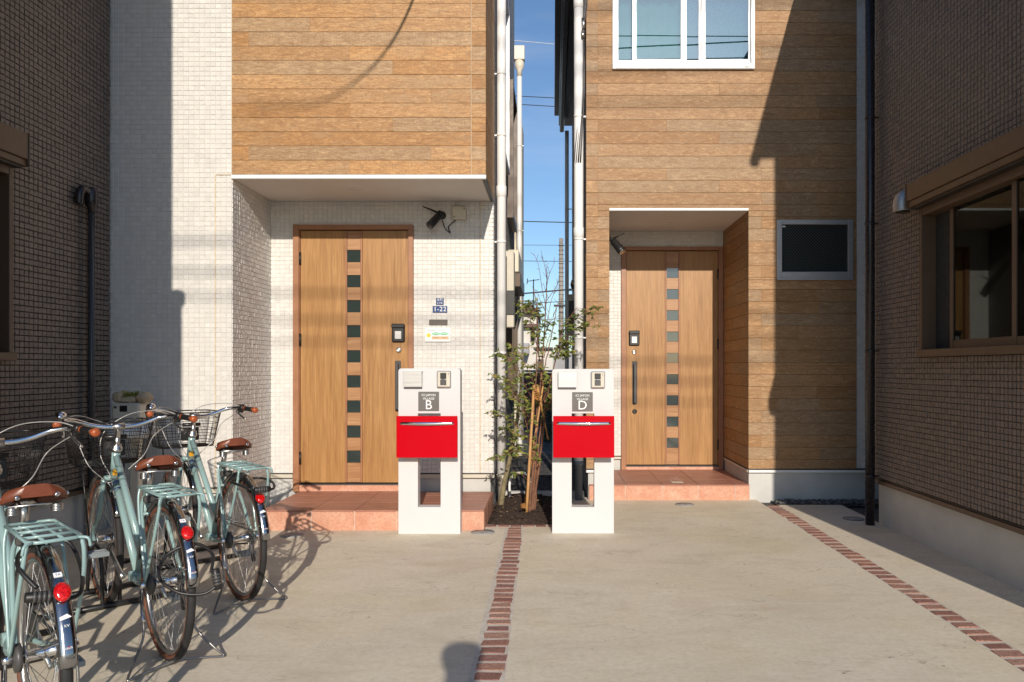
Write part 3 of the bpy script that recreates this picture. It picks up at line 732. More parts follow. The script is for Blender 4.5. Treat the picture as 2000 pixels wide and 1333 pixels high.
entrance_door(HD, YE, DD, (wx(1223.5, YE), wx(1402, YE), wz(908, YE), wz(491, YE)), (wx(1301, YE), wx(1326, YE)), pD, False,
    dict(reader=(wx(1238.5, YE), wz(661, YE)), locks=[(wx(1238.5, YE), wz(688, YE), 'chrome'), (wx(1239.5, YE), wz(804, YE), 'black_metal')], handle=(wx(1239.5, YE), wz(790, YE), wz(706, YE))))
tD = tiled_step('tiled_step', 'terracotta tiled porch floor in front of the right timber door', wx(1150, YD), wx(1464, YD), YD-.005, YE-.016, .146, [wx(px, YD) for px in (1222, 1293, 1364, 1436)], [YD+.33, YD+.69])
part('floor_hatch', 'ivory', tD, (wx(1311, 7.2), wx(1334, 7.2), 7.16, 7.24, .1465, .1495), b=.001)
# upstairs sliding window
wd = part('window', 'window_white', HD, (W2[0], W2[0]+.036, YD-.03, YD+.06, W2[2], W2[3]), (W2[1]-.036, W2[1], YD-.03, YD+.06, W2[2], W2[3]), (W2[0]+.0365, W2[1]-.0365, YD-.031, YD+.06, W2[2]+.001, W2[2]+.058), b=.003)
wf = wd
def sash(a, b, y, gl, thick=.022):
    s = part('sash', 'window_white', wf, (a, a+.040, y, y+thick, W2[2]+.06, W2[3]), (b-.040, b, y, y+thick, W2[2]+.06, W2[3]), (a+.0405, b-.0405, y+.001, y+thick-.001, W2[2]+.061, W2[2]+.105), b=.002)
    p = part('pane', gl, wf, (a+.038, b-.038, y+.008, y+.013, W2[2]+.10, W2[3]))
sash(wx(1200, YD), wx(1240, YD)+.03, YD+.028, 'glass_low_e')
sash(wx(1235, YD), wx(1338, YD), YD+.002, 'glass_low_e')
sash(wx(1334, YD), wx(1374, YD), YD+.028, 'glass_low_e_wired')
sash(wx(1370, YD), wx(1470, YD), YD+.003, 'glass_low_e_wired')
part('drain_slot', 'dark_grey', wf, (wx(1208, YD), wx(1216, YD), YD-.0325, YD-.0305, W2[2]+.012, W2[2]+.018), (wx(1453, YD), wx(1461, YD), YD-.0325, YD-.0305, W2[2]+.012, W2[2]+.018))
m = MB(); n = 60
for i in range(n):
    x = wx(1200, YD) + (wx(1470, YD)-wx(1200, YD))*i/(n-1); y = YD+.12+.018*math.sin(i*1.05)+.006*math.sin(i*2.7)
    m.v += [(x, y, W2[2]), (x, y, W2[3])]
for i in range(n-1): m.f.append([2*i, 2*i+2, 2*i+3, 2*i+1]); m.mi.append(0); m.sm.append(True)
m.build('curtain', 'curtain', HD)
# small aluminium window
wd = part('window', 'aluminium', HD, (W1[0], W1[0]+.05, YD-.022, YD+.06, W1[2], W1[3]), (W1[1]-.045, W1[1], YD-.022, YD+.06, W1[2], W1[3]), (W1[0]+.0505, W1[1]-.0455, YD-.020, YD+.06, W1[2]+.012, W1[2]+.075), (W1[0]+.0505, W1[1]-.0455, YD-.020, YD+.06, W1[3]-.046, W1[3]), (W1[0]+.002, W1[1]-.002, YD-.030, YD-.0225, W1[2]-.006, W1[2]+.016), b=.003)
part('pane', 'glass_wired', wd, (W1[0]+.05, W1[1]-.045, YD+.004, YD+.010, W1[2]+.074, W1[3]-.045))
part('pane_backing', 'room_dark', wd, (W1[0]+.04, W1[1]-.04, YD+.03, YD+.04, W1[2]+.03, W1[3]-.02))
part('sticker', 'print_white', wd, (W1[0]+.058, W1[0]+.088, YD+.002, YD+.0035, W1[3]-.068, W1[3]-.054))
# eave, gutter and downpipes of house D on the passage side
m = MB(); m.box(.085, .30, YD-.12, 11.0, 4.84, 5.02, b=.01); m.box(.02, .30, YD-.14, 11.1, 5.025, 5.06, b=.006); m.box(.302, DX1, YD-.14, 11.1, 4.861, 5.06); m.build('eave', 'eave_black', HD)
m = MB(); m.prism([(.02, 5.062), (2.4, 6.0), (4.3, 5.062)], YD-.14, 11.1); m.build('roof', 'roof_dark', HD)
part('gutter', 'eave_black', HD, (.10, .165, YD-.1, 11.05, 4.76, 4.838), b=.012)
downpipe('downpipe', HD, .245, YD+.02, .045, .33, 4.8, 'pipe_white', [wz(y, YD) for y in (227, 467, 660)], .07, 'pipe_foot', [wz(6, YD), wz(455, YD)])
downpipe('downpipe', HD, .205, 10.95, .030, .1, 4.75, 'pipe_white', [3.6, 2.4, 1.2], .10)
downpipe('downpipe', HD, .275, 10.2, .014, .1, 4.7, 'pipe_white', [3.4, 2.2], .04)
m = MB(); m.lathe((DX0, 9.2, wz(556, 9.2)), (-1,0,0), [(.075, 0), (.075, .04), (.06, .085), (.01, .10)], 16); m.build('vent_hood', 'satin_metal', HD)
mb_ = part('meter_box', 'ivory', HD, (DX0-.13, DX0, 9.0, 9.25, wz(655, 9), wz(575, 9)), b=.01); part('meter_window', 'black_plastic', mb_, (DX0-.125, DX0-.03, 8.985, 8.999, wz(640, 9), wz(588, 9)), b=.004)
# service cables clipped beside the pipe
m = MB()
for q in range(4): m.tube(spline([(.262+.012*q, YD-.03-.01*q, 5.0), (.30+.008*q, YD-.045, 4.72), (.285+.004*q, YD-.03, 4.5), (.292, YD-.01, 4.25), (.296-.01*q, YD-.005, 3.9), (.26-.02*q, YD-.035, 3.2)], 6), .007 if q < 2 else .0035, 6)
m.build('service_cable', 'pipe_dark', HD)
m = MB(); m.tube([(.285, YD-.03, 4.56), (.29, YD-.04, 4.46)], [.018, .012], 8); m.tube([(.275, YD-.03, 4.44), (.285, YD-.05, 4.38)], [.012, .015], 8); m.build('cable_insulator', 'satin_metal', HD)

# ================================================================== BROWN HOUSES left and right
def brown_house(side):
    s = side
    if s > 0:
        H = thing('brown_tiled_house', 'dark brown tiled house with bronze sliding window along the right edge', 'house', (5, 4.3, 0)); X = 2.6; y0, y1, zt = 2.57, 6.0, 5.10
        win = (3.25, 5.18, 1.36, 2.37)
        part('wall', 'brown_grout', H, (X+.55, 8, y0+.012, y1, .37, zt), *[(X+.012, X+.549, a, b, c, d) for (a, b, c, d) in cut([(y0+.012, y1, .37, zt)], [(win[0]+.01, win[1]-.01, win[2]+.01, win[3]-.01)])]); part('foundation', 'foundation', H, (X+.03, 8, y0+.04, y1-.01, -.1, .33))
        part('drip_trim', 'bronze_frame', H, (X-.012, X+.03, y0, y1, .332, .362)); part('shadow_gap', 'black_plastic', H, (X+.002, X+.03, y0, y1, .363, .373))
        hol = [(y1-win[1], y1-win[0], win[2]-.375, 2.54-.375)]
        tile_wall(H, 'brown_tile', (X+.012, y1, .375), (0,-1,0), (0,0,1), y1-y0, zt-.375, hol, near=300, pu=.038, th=.009, jit=.0026, joint=(.0034, .0010))
        tile_wall(H, 'brown_tile', (X, y0+.012, .375), (1,0,0), (0,0,1), 2.0, zt-.375, th=.008)
    else:
        H = thing('brown_tiled_house', 'dark brown tiled house with bronze shuttered window along the left edge', 'house', (-6, 3, 0)); X = -3.46; y0, y1, zt = 2.5, 5.81, 5.75
        win = (3.0, 4.70, 1.33, 2.53)
        part('wall', 'brown_grout', H, (-9, X-.55, 1.2, y1, .37, zt), *[(X-.549, X-.012, a, b, c, d) for (a, b, c, d) in cut([(y0-.011, y1, .37, zt)], [(win[0]+.01, win[1]-.01, win[2]+.01, win[3]-.01)])], (-9, -2.622, 1.2, y0-.012, .371, zt+.01)); part('foundation', 'foundation', H, (-9, X-.03, 1.25, y1-.01, -.1, .33), (-9, -2.65, 1.25, y0-.04, -.1, .331))
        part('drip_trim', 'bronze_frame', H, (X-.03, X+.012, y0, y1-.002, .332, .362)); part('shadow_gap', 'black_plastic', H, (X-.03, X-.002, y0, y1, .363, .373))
        hol = [(win[0]-y0, win[1]-y0, win[2]-.375, 2.74-.375)]
        tile_wall(H, 'brown_tile', (X-.012, y0, .375), (0,1,0), (0,0,1), y1-y0, zt-.375, hol, near=300, pu=.043, pv=.039, th=.009, jit=.003, joint=(.0020, .0024))
        tile_wall(H, 'brown_tile', (-2.622, 1.2, .375), (0,1,0), (0,0,1), y0-1.2, zt-.375, th=.008)
    sg = -s                                                    # outward direction along x
    def bx(a, b): return (min(X+sg*a, X+sg*b), max(X+sg*a, X+sg*b))
    a, b, c, d = win
    top = d + (.165 if s > 0 else .21)
    w = part('window', 'bronze_frame', H, (*bx(-.06, .045), b-.035, b, c, d), (*bx(-.06, .045), a, a+.035, c, d), (*bx(-.06, .06), a-.01, b+.015, c-.03, c+.02), (*bx(-.06, .043), a+.0355, b-.0355, d-.06, d), b=.003)
    part('shutter_box', 'bronze_frame', w, (*bx(-.02, .13), a-.02, b+.012, d+.045, top), (*bx(-.02, .118), a-.02, b+.010, d+.002, d+.043), (*bx(-.02, .136), b+.0125, b+.024, d+.0, top+.004), b=.004)
    part('shutter_slit', 'black_plastic', w, (*bx(0, .10), a, b+.005, d-.012, d+.001))
    mid = (a+b)/2 - .05
    f1, f2 = .002, -.028
    part('sash', 'bronze_frame', w, (*bx(f1-.022, f1), mid, mid+.04, c+.022, d-.062), (*bx(f1-.022, f1), a+.036, a+.07, c+.022, d-.062), (*bx(f1-.02, f1-.002), a+.0705, mid-.0005, c+.023, c+.07), b=.002)
    part('sash', 'bronze_frame', w, (*bx(f2-.022, f2), b-.30, b-.262, c+.022, d-.062), (*bx(f2-.022, f2), mid-.03, mid+.035, c+.022, d-.062), (*bx(f2-.02, f2-.002), mid+.0355, b-.3005, c+.023, c+.075), b=.002)
    part('pane', 'glass_dark', w, (*bx(f1-.014, f1-.009), a+.068, mid+.002, c+.068, d-.062))
    part('pane', 'glass_dark', w, (*bx(f2-.014, f2-.009), mid+.033, b-.298, c+.073, d-.062))
    part('insect_screen', 'room_dark', w, (*bx(f2-.03, f2-.026), b-.262, b-.035, c+.022, d-.062))
    part('room', 'room_dark', w, (*bx(-.50, -.49), a, b, c, d)); 
    m = MB(); n = 40
    for i in range(n):
        y = a + (mid+.25-a)*i/(n-1); x = X + sg*(-.13 + .02*math.sin(i*1.3)); m.v += [(x, y, c+.03), (x, y, d)]
    for i in range(n-1): m.f.append([2*i, 2*i+2, 2*i+3, 2*i+1]); m.mi.append(0); m.sm.append(True)
    if s > 0: m.build('curtain', 'slate_brown', w)
    return H, X
HR, _ = brown_house(1)
HL, _ = brown_house(-1)
m = MB(); m.box(2.40, 8.2, 2.50, 6.08, 5.10, 5.16, b=.008); m.prism([(2.40, 5.162), (5.3, 6.3), (8.2, 5.162)], 2.50, 6.08); m.build('roof', 'roof_dark', HR)
m = MB(); m.tube([(2.43, 2.44, 5.10), (2.43, 6.1, 5.10)], .05, 12); m.build('gutter', 'eave_black', HR)
m = MB(); m.box(-9.1, -2.56, 1.1, 5.80, 5.77, 5.84); m.build('roof', 'roof_dark', HL)
downpipe('downpipe', HR, 2.535, 5.935, .036, .0, 5.1, 'pipe_black', [wz(y, 5.93) for y in (230, 437, 686, 930)], .075)
c = at(1768, 400, 5.32); c.x = 2.6
m = MB(); m.tube(spline([(2.6, c.y, c.z+.045), (2.53, c.y, c.z+.045), (2.505, c.y, c.z+.01), (2.505, c.y, c.z-.05)], 5), [.02, .03, .045, .055, .06, .063, .064, .064, .064, .064, .064, .064, .064, .064, .064, .064], 18)
vh = m.build('vent_hood', 'brushed_steel', HR); m = MB(); m.lathe((2.505, c.y, c.z-.051), (0,0,-1), [(.05, 0), (.05, .006)], 16); m.build('vent_mouth', 'black_plastic', vh)
# conduit on the left brown wall: weather-head, pipe and flat strip
yy = 5.47
m = MB(); m.tube([(-3.40, yy, .0), (-3.40, yy, 2.44)], .022, 14); cp = m.build('conduit', 'conduit_grey', HL)
m = MB(); m.lathe((-3.40, yy, 2.40), (0,0,1), [(.026, 0), (.026, .03), (.042, .05), (.046, .09), (.046, .15), (.038, .175), (.012, .185)], 16); m.tube(spline([(-3.405, yy-.02, 2.545), (-3.415, yy-.075, 2.555), (-3.42, yy-.105, 2.51), (-3.425, yy-.105, 2.44)], 5), .030, 12); m.build('weather_head', 'pipe_black', cp)
part('conduit_strip', 'bronze_frame', HL, (-3.452, -3.430, yy+.06, yy+.095, .0, 2.44), b=.004)
downpipe('downpipe', HL, -2.575, 2.44, .042, .0, 3.2, 'pipe_dark', [1.0, 2.4], -.06)  # unseen pipe and cap, added to widen the lower shadow on the white wall
m = MB(); m.lathe((-2.575, 2.44, 3.12), (0,0,1), [(.045, 0), (.068, .03), (.068, .10), (.05, .12)], 14); m.build('shadow_pipe_cap', 'pipe_dark', HL)

# ------------------------------------------------------------------ lettering
def text_mesh(body, size, x, y, z, mat, parent, name='lettering', align='CENTER', rot=None, depth=.0006, tall=None, spacing=1.0):
    cu = bpy.data.curves.new(name, 'FONT'); cu.body = body; cu.size = size; cu.align_x = align; cu.align_y = 'CENTER'; cu.extrude = depth; cu.resolution_u = 3; cu.space_character = spacing
    o = bpy.data.objects.new(name, cu); C.objects.link(o)
    bpy.context.view_layer.update()
    me = bpy.data.meshes.new_from_object(o.evaluated_get(bpy.context.evaluated_depsgraph_get()))
    bpy.data.objects.remove(o); bpy.data.curves.remove(cu)
    me.materials.clear(); me.materials.append(MT[mat])
    o0 = ORG[parent.name]; T = (Matrix.Translation((x-o0.x, y-o0.y, z-o0.z)) @ (rot if rot is not None else Matrix.Rotation(R(90), 4, 'X')))
    if tall: T = T @ Matrix.Diagonal((1, tall, 1, 1))
    me.transform(T); ob = bpy.data.objects.new(name, me); C.objects.link(ob); ob.parent = parent; ORG[ob.name] = o0
    return ob

# ================================================================== MAILBOX PILLARS
def pillar(letter, x0, x1, Y, top):
    w = x1-x0; t = thing('mailbox_pillar', 'white slab pillar with red mailbox and plaque lettered %s' % letter, 'mailbox pillar', ((x0+x1)/2, Y, 0), 'white mailbox pillars')
    ox0, ox1 = x0+.148, x1-.149; oz0, oz1 = wz(991, Y), wz(808, Y); yb = Y+.10
    # slab with rounded top corners and one tall opening
    r = .022; ol = [(x0, -.02), (x1, -.02), (x1, top-r)] + [(x1-r+r*math.cos(a), top-r+r*math.sin(a)) for a in (R(20), R(45), R(70))] + [(x1-r, top), (x0+r, top)] + [(x0+r+r*math.cos(a), top-r+r*math.sin(a)) for a in (R(110), R(135), R(160))] + [(x0, top-r)]
    bm = bmesh.new(); o0 = ORG[t.name]
    def ring(y, inner): return [bm.verts.new((p-o0.x, y-o0.y, q-o0.z)) for p, q in (ol if not inner else [(ox0, oz0), (ox1, oz0), (ox1, oz1), (ox0, oz1)])]
    A, B, Ai, Bi = ring(Y, 0), ring(yb, 0), ring(Y, 1), ring(yb, 1)
    for P, Q in ((A, Ai), (B, Bi)):
        ed = []
        for L in (P, Q):
            for i in range(len(L)): ed.append(bm.edges.get((L[i], L[(i+1) % len(L)])) or bm.edges.new((L[i], L[(i+1) % len(L)])))
        bmesh.ops.triangle_fill(bm, edges=ed, use_beauty=True)
    for P, Q in ((A, B), (Ai, Bi)):
        for i in range(len(P)): bm.faces.new((P[i], P[(i+1) % len(P)], Q[(i+1) % len(P)], Q[i]))
    bmesh.ops.recalc_face_normals(bm, faces=bm.faces)
    me = bpy.data.meshes.new('slab'); bm.to_mesh(me); bm.free(); me.materials.append(MT['paint_white'])
    sl = bpy.data.objects.new('slab', me); C.objects.link(sl); sl.parent = t; ORG[sl.name] = o0
    bv = sl.modifiers.new('edge', 'BEVEL'); bv.width = .003; bv.segments = 2; bv.limit_method = 'ANGLE'; bv.angle_limit = R(40)
    # wall light: hooded steel cover
    s = (Y)/F
    lx0, lx1, lz0, lz1 = x0+.046, x0+.186, top-.145, top-.022
    lt = part('light_cover', 'brushed_steel', t, (lx0, lx1, Y-.045, Y-.041, lz0+.006, lz1), (lx0, lx1, Y-.0405, Y-.0005, lz1-.004, lz1), b=.0012)
    part('light_body', 'dark_grey', lt, (lx0+.008, lx1-.008, Y-.034, Y-.0006, lz0+.012, lz1-.006), b=.003)
    # door phone
    ix0, ix1, iz0, iz1 = x0+.293, x0+.40, top-.146, top-.018
    ic = part('door_phone', 'ivory', t, (ix0, ix1, Y-.022, Y+.001, iz0, iz1), b=.007); ic.data.materials[0] = MT['aluminium']
    part('phone_face', 'ivory', ic, (ix0+.009, ix1-.009, Y-.026, Y-.0215, iz0+.008, iz1-.008), b=.003)
    cxx = (ix0+ix1)/2 - .003
    part('camera_window', 'black_plastic', ic, (cxx-.023, cxx+.023, Y-.030, Y-.0262, iz0+.068, iz1-.016), b=.002)
    part('call_button', 'dark_grey', ic, (cxx-.023, cxx+.023, Y-.030, Y-.0262, iz0+.020, iz0+.062), b=.002)
    m = MB(); m.tube([(cxx-.020+.040*k/8, Y-.031, iz0+.060+.006*math.sin(math.pi*k/8)) for k in range(9)], .0022, 6); m.build('button_light', 'chrome', ic)
    part('mic_slot', 'dark_grey', ic, (ix1-.020, ix1-.017, Y-.0272, Y-.0258, iz1-.030, iz1-.016))
    # plaque
    qx0, qx1, qz0, qz1 = x0+.151, x0+.308, top-.322, top-.176; cxp = (qx0+qx1)/2
    pl = part('name_plaque', 'sign_grey', t, (qx0, qx1, Y-.004, Y+.001, qz0, qz1), b=.001)
    text_mesh('ICI JAPON', .0235, cxp, Y-.0048, qz1-.026, 'print_white', pl); text_mesh('VILLAGE', .0235, cxp, Y-.0048, qz1-.053, 'print_white', pl); text_mesh(letter, .098, cxp, Y-.0048, qz0+.044, 'print_white', pl)
    # red mailbox hung across the opening
    cx = (x0+x1)/2; bx0, bx1, bz0, bz1 = cx-.2265, cx+.2265, wz(894.5, 5.50), wz(813, 5.50)
    m = MB(); m.box(bx0, bx1, 5.50, 5.512, bz0, bz1, b=.002); mbx = m.build('mailbox', 'red_gloss', t)
    part('mailbox_body', 'red_gloss', mbx, (bx0+.012, bx1-.012, 5.513, Y-.001, bz0+.012, bz1-.01), (ox0+.008, ox1-.008, Y-.0012, Y+.16, bz0+.03, bz1-.02), b=.002)
    m = MB(); n = 24; hz = bz1-.055
    front, back = [], []
    for k in range(n+1):
        u = k/n; x = bx0+.028+(bx1-bx0-.056)*u; bow = .016*math.sin(math.pi*u)
        zb = hz - .009 - .004*math.sin(math.pi*u)
        m.v += [(x, 5.4985-bow, hz+.011), (x, 5.4985-bow-.002, zb), (x, 5.4995, zb), (x, 5.4995, hz+.011)]
    for k in range(n):
        for q in range(4): m.f.append([4*k+q, 4*k+(q+1) % 4, 4*k+4+(q+1) % 4, 4*k+4+q]); m.mi.append(0); m.sm.append(q == 0)
    m.f += [[3,2,1,0], [4*n, 4*n+1, 4*n+2, 4*n+3]]; m.mi += [0,0]; m.sm += [False]*2
    m.build('handle', 'chrome', mbx)
    return t
YP = 5.61
pillar('B', wx(778, YP), wx(899, YP), YP, 1.25)
pillar('D', wx(1078.5, YP), wx(1199.5, YP), YP+.02, 1.246)

# ================================================================== SMALL FITTINGS ON HOUSE B'S WALL
def security_camera(label, P, d_dir, ant_dir, yw, cable=None):
    t = thing('security_camera', label, 'security camera', P, 'security cameras')
    P = Vector(P); d = Vector(d_dir).normalized()
    m = MB(); m.lathe((P.x, yw, P.z), (0,-1,0), [(.036, 0), (.036, .02), (.028, .03), (.016, .034)], 16); m.build('mount', 'black_plastic', t)
    m = MB(); m.tube([(P.x, yw-.02, P.z), (P.x, P.y, P.z)], .014, 10); m.ball(P, .026, 12); m.build('joint', 'black_plastic', t)
    m = MB(); a = P + d*.015; b = P + d*.165
    m.tube([a, a+d*.02, b-d*.03, b], [.022, .029, .034, .034], 14); m.tube([a - d*.01 + Vector((0,-.03,.02)), b + d*.02 + Vector((0,-.03,.02))], [.012, .018], 6); m.build('body', 'black_plastic', t)
    m = MB(); m.lathe(b, d, [(.034, 0), (.034, .004), (.014, .005)], 14); m.build('lens', 'dark_grey', t)
    q = Vector(ant_dir).normalized(); m = MB(); m.tube([P + q*.02, P + q*.17], [.010, .0045], 8); m.build('antenna', 'black_plastic', t)
    if cable: m = MB(); m.tube(spline(cable, 8), .0045, 6); m.build('cable', 'black_plastic', t)
    return t
P = at(861, 418, YB-.07)
jb = at(898, 418, YB)
security_camera('black wall camera with antenna under the left overhang, tilted down', P, (-.62, -.45, -.85), (-.92, -.1, .36), YB+.006,
    [P + Vector((.01, .02, -.05)), P + Vector((.03, .05, -.12)), (P.x+.075, YB-.01, P.z-.155), (jb.x-.10, YB-.012, jb.z-.12), (jb.x-.035, YB-.014, jb.z-.06)])
m = MB(); m.box(jb.x-.062, jb.x+.062, YB-.045, YB+.004, jb.z-.056, jb.z+.056, b=.006)
t = thing('junction_box', 'small cream junction box beside the left wall camera', 'junction box', (jb.x, YB, jb.z)); m.build('cover', 'ivory', t)
m = MB(); m.lathe((jb.x+.044, YB-.0452, jb.z+.036), (0,-1,0), [(.006, 0), (.006, .002)], 8); m.lathe((jb.x-.044, YB-.0452, jb.z-.036), (0,-1,0), [(.006, 0), (.006, .002)], 8); m.build('screws', 'dark_grey', t)
P = (PX0+.045, YD+.28, wz(468, YD+.28))
t = thing('security_camera', 'black wall camera inside the right porch, at its left wall', 'security camera', P, 'security cameras'); P = Vector(P)
m = MB(); m.lathe((PX0+.0, P.y, P.z+.03), (1,0,0), [(.034, 0), (.034, .018), (.02, .03)], 14); m.tube([(PX0+.02, P.y, P.z+.03), P], .013, 8); m.ball(P, .026); m.build('mount', 'black_plastic', t)
d = Vector((.55, -.4, -.75)).normalized(); m = MB(); m.tube([P+d*.01, P+d*.04, P+d*.15, P+d*.18], [.026, .036, .042, .042], 14); m.build('body', 'black_plastic', t)
m = MB(); m.lathe(P+d*.18, d, [(.035, 0), (.035, .004), (.012, .005)], 14); m.build('lens', 'satin_metal', t)
q = Vector((.85, -.1, .4)).normalized(); m = MB(); m.tube([P+q*.02, P+q*.14], [.009, .004], 8); m.build('antenna', 'black_plastic', t)

yw = YB + .0055
def plate(name, label, cat, px0, px1, py0, py1, mat, th=.006):
    x0, x1, z0, z1 = wx(px0, YB), wx(px1, YB), wz(py1, YB), wz(py0, YB)
    t = thing(name, label, cat, ((x0+x1)/2, yw, z0)); part('plate', mat, t, (x0, x1, yw-th, yw, z0, z1), b=.0012)
    return t, x0, x1, z0, z1
t, x0, x1, z0, z1 = plate('street_sign', 'small square blue street name plate above the number plate', 'sign', 851.5, 866.5, 582.5, 595.5, 'sign_blue')
text_mesh('本町', .028, (x0+x1)/2, yw-.0068, z1-.016, 'print_white', t); text_mesh('2丁目', .020, (x0+x1)/2, yw-.0068, z0+.014, 'print_white', t)
t, x0, x1, z0, z1 = plate('house_number_sign', 'blue house number plate reading 1-22 beside the left door', 'sign', 845, 873.5, 598, 611, 'sign_blue')
text_mesh('1-22', .058, (x0+x1)/2, yw-.0068, (z0+z1)/2, 'print_white', t, spacing=1.1)
t, x0, x1, z0, z1 = plate('name_plate', 'narrow dark brown blank plate below the number plate', 'sign', 838, 874, 624.5, 635.5, 'slate_brown')
t, x0, x1, z0, z1 = plate('notice_board', 'white notice board with green and orange rows and a yellow emblem', 'notice', 830, 880, 641, 668, 'print_white', .012)
yn = yw-.0128
part('printed_row', 'print_green', t, (x0+.062, x1-.016, yn, yn+.001, z0+.062, z1-.042)); part('printed_row', 'print_orange', t, (x0+.062, x1-.016, yn, yn+.001, z0+.022, z0+.048))
part('printed_lines', 'dark_grey', t, (x0+.02, x0+.10, yn, yn+.001, z1-.022, z1-.017), (x0+.12, x1-.05, yn, yn+.001, z1-.022, z1-.018), *[(x0+.075+.075*i, x0+.12+.075*i, yn-.0012, yn-.0002, z0+.034+.025*j, z0+.037+.025*j) for i in range(2) for j in range(3)])
m = MB(); m.lathe((x0+.034, yn+.001, (z0+z1)/2-.004), (0,-1,0), [(.019, 0), (.019, .0012)], 20); m.build('emblem', 'print_yellow', t)

# ================================================================== METER STAND AND PLANTER by the white wall
mx_, my_ = wx(258, 5.35), 5.35
t = thing('meter_stand', 'pale box with small dark window on a slim post against the white wall', 'meter stand', (mx_, my_, 0))
ztop = wz(787, my_)
part('box', 'ivory', t, (mx_-.115, mx_+.085, my_-.06, my_+.10, ztop-.13, ztop), b=.012)
part('window', 'black_plastic', t, (mx_-.055, mx_+.0, my_-.064, my_-.0595, ztop-.062, ztop-.018), b=.003)
m = MB(); m.lathe((mx_-.085, my_-.06, ztop-.03), (0,-1,0), [(.010, 0), (.010, .006)], 10); m.build('knob', 'dark_grey', t)
part('post', 'pipe_cream', t, (mx_-.02, mx_+.045, my_-.0, my_+.06, 0, ztop-.131), b=.006)
m = MB(); m.lathe((mx_-.01, my_+.03, ztop-.25), (0,0,1), [(.15, 0), (.17, .03), (.165, .07), (.13, .105), (.05, .118)], 20); m.build('shoulder', 'trim_white', t)
t = thing('planter', 'beige stone planter with small green plant on the pale box', 'planter', (mx_-.01, my_+.02, ztop))
m = MB()
m.box(mx_-.12, mx_-.05, my_-.05, my_+.08, ztop+.001, ztop+.082, b=.02); m.box(mx_+.03, mx_+.13, my_-.05, my_+.08, ztop+.001, ztop+.075, b=.03); m.box(mx_-.06, mx_+.04, my_-.045, my_+.075, ztop+.0015, ztop+.045, b=.01)
m.v = [(a+random.uniform(-.004, .004), b+random.uniform(-.004, .004), max(ztop+.001, c+random.uniform(-.004, .004))) for a, b, c in m.v]; m.build('trough', 'pot_stone', t)
def leaf_blade(m, p, d, n, L, W):
    d = Vector(d).normalized(); n = Vector(n); s = d.cross(n)
    s = s.normalized() if s.length > 1e-5 else d.orthogonal().normalized(); nn = s.cross(d)
    p = Vector(p)
    m.add([p, p+d*L*.35+s*W*.5+nn*W*.10, p+d*L*.75+s*W*.32+nn*W*.02, p+d*L-nn*W*.15, p+d*L*.75-s*W*.32+nn*W*.02, p+d*L*.35-s*W*.5+nn*W*.10, p+d*L*.5-nn*W*.04],
          [(0,1,6),(1,2,6),(2,3,6),(3,4,6),(4,5,6),(5,0,6)])
m = MB()
for k in range(130):
    a = random.uniform(0, 6.28); e = random.uniform(.1, 1.2); leaf_blade(m, (mx_-.01+random.uniform(-.05, .045), my_+random.uniform(-.02, .04), ztop+.035), (math.cos(a)*math.cos(e), math.sin(a)*math.cos(e)*.8, math.sin(e)), (random.uniform(-1, 1), random.uniform(-1, 1), 1), random.uniform(.03, .07), random.uniform(.010, .018))
m.build('plant', 'leaf', t)

# ================================================================== TREE, STAKES
TB = at(1034, 1000, 6.38); TB.z = .02
tree = thing('young_tree', 'slender multi-stemmed young tree with sparse leaves in the soil bed', 'tree', TB)
stems = MB(); leaves = MB(); twigs = MB()
def path_px(pts): return [at(px, py, y) for px, py, y in pts]
def leafy(pts, dens, L0=.036, r=.004, spread=.10, sub=3, n=6):
    P = spline(pts, 6); twigs.tube(P, [r*(1-.7*i/(len(P)-1)) for i in range(len(P))], 5)
    for i in range(len(P)-1):
        for q in range(dens):
            if random.random() > .50: continue
            b = P[i].lerp(P[i+1], random.random()); a = random.uniform(0, 6.28)
            d = Vector((math.cos(a), math.sin(a), random.uniform(-.35, .5)))
            e = b + d*random.uniform(.02, spread)
            twigs.tube([b, (b+e)/2 + Vector((0,0,.006)), e], [r*.4, r*.3, r*.2], 4, caps=False)
            for k in range(sub):
                f = b.lerp(e, random.uniform(.3, 1)); a2 = a + random.uniform(-1.1, 1.1)
                leaf_blade(leaves, f, (math.cos(a2), math.sin(a2), random.uniform(-.7, .35)), (random.uniform(-.6, .6), random.uniform(-1.1, -.2), random.uniform(.2, .9)), L0*random.uniform(.7, 1.4), L0*random.uniform(.38, .6))
main = [
 [(1034, 1003, 6.38), (1042, 900, 6.36), (1052, 800, 6.40), (1060, 700, 6.42), (1066, 600, 6.46), (1068, 520, 6.50)],
 [(1040, 1003, 6.42), (1055, 890, 6.46), (1064, 790, 6.44), (1052, 690, 6.5), (1048, 600, 6.52), (1040, 560, 6.5)],
 [(1030, 1004, 6.36), (1036, 880, 6.30), (1044, 780, 6.32), (1050, 650, 6.30), (1049, 580, 6.32)],
 [(1044, 1002, 6.44), (1050, 910, 6.5), (1058, 820, 6.54), (1086, 700, 6.5), (1100, 640, 6.45), (1128, 600, 6.4)],
 [(1038, 1000, 6.40), (1046, 900, 6.42), (1050, 780, 6.45), (1070, 690, 6.52), (1090, 590, 6.6)],
]
for i, q in enumerate(main):
    P = spline(path_px(q), 8); r0 = (.0135, .012, .010, .010, .011)[i]
    P = [p + Vector((random.uniform(-.004, .004), random.uniform(-.004, .004), 0)) for p in P]
    stems.tube(P, [r0*(1-.80*k/(len(P)-1)) for k in range(len(P))], 7)
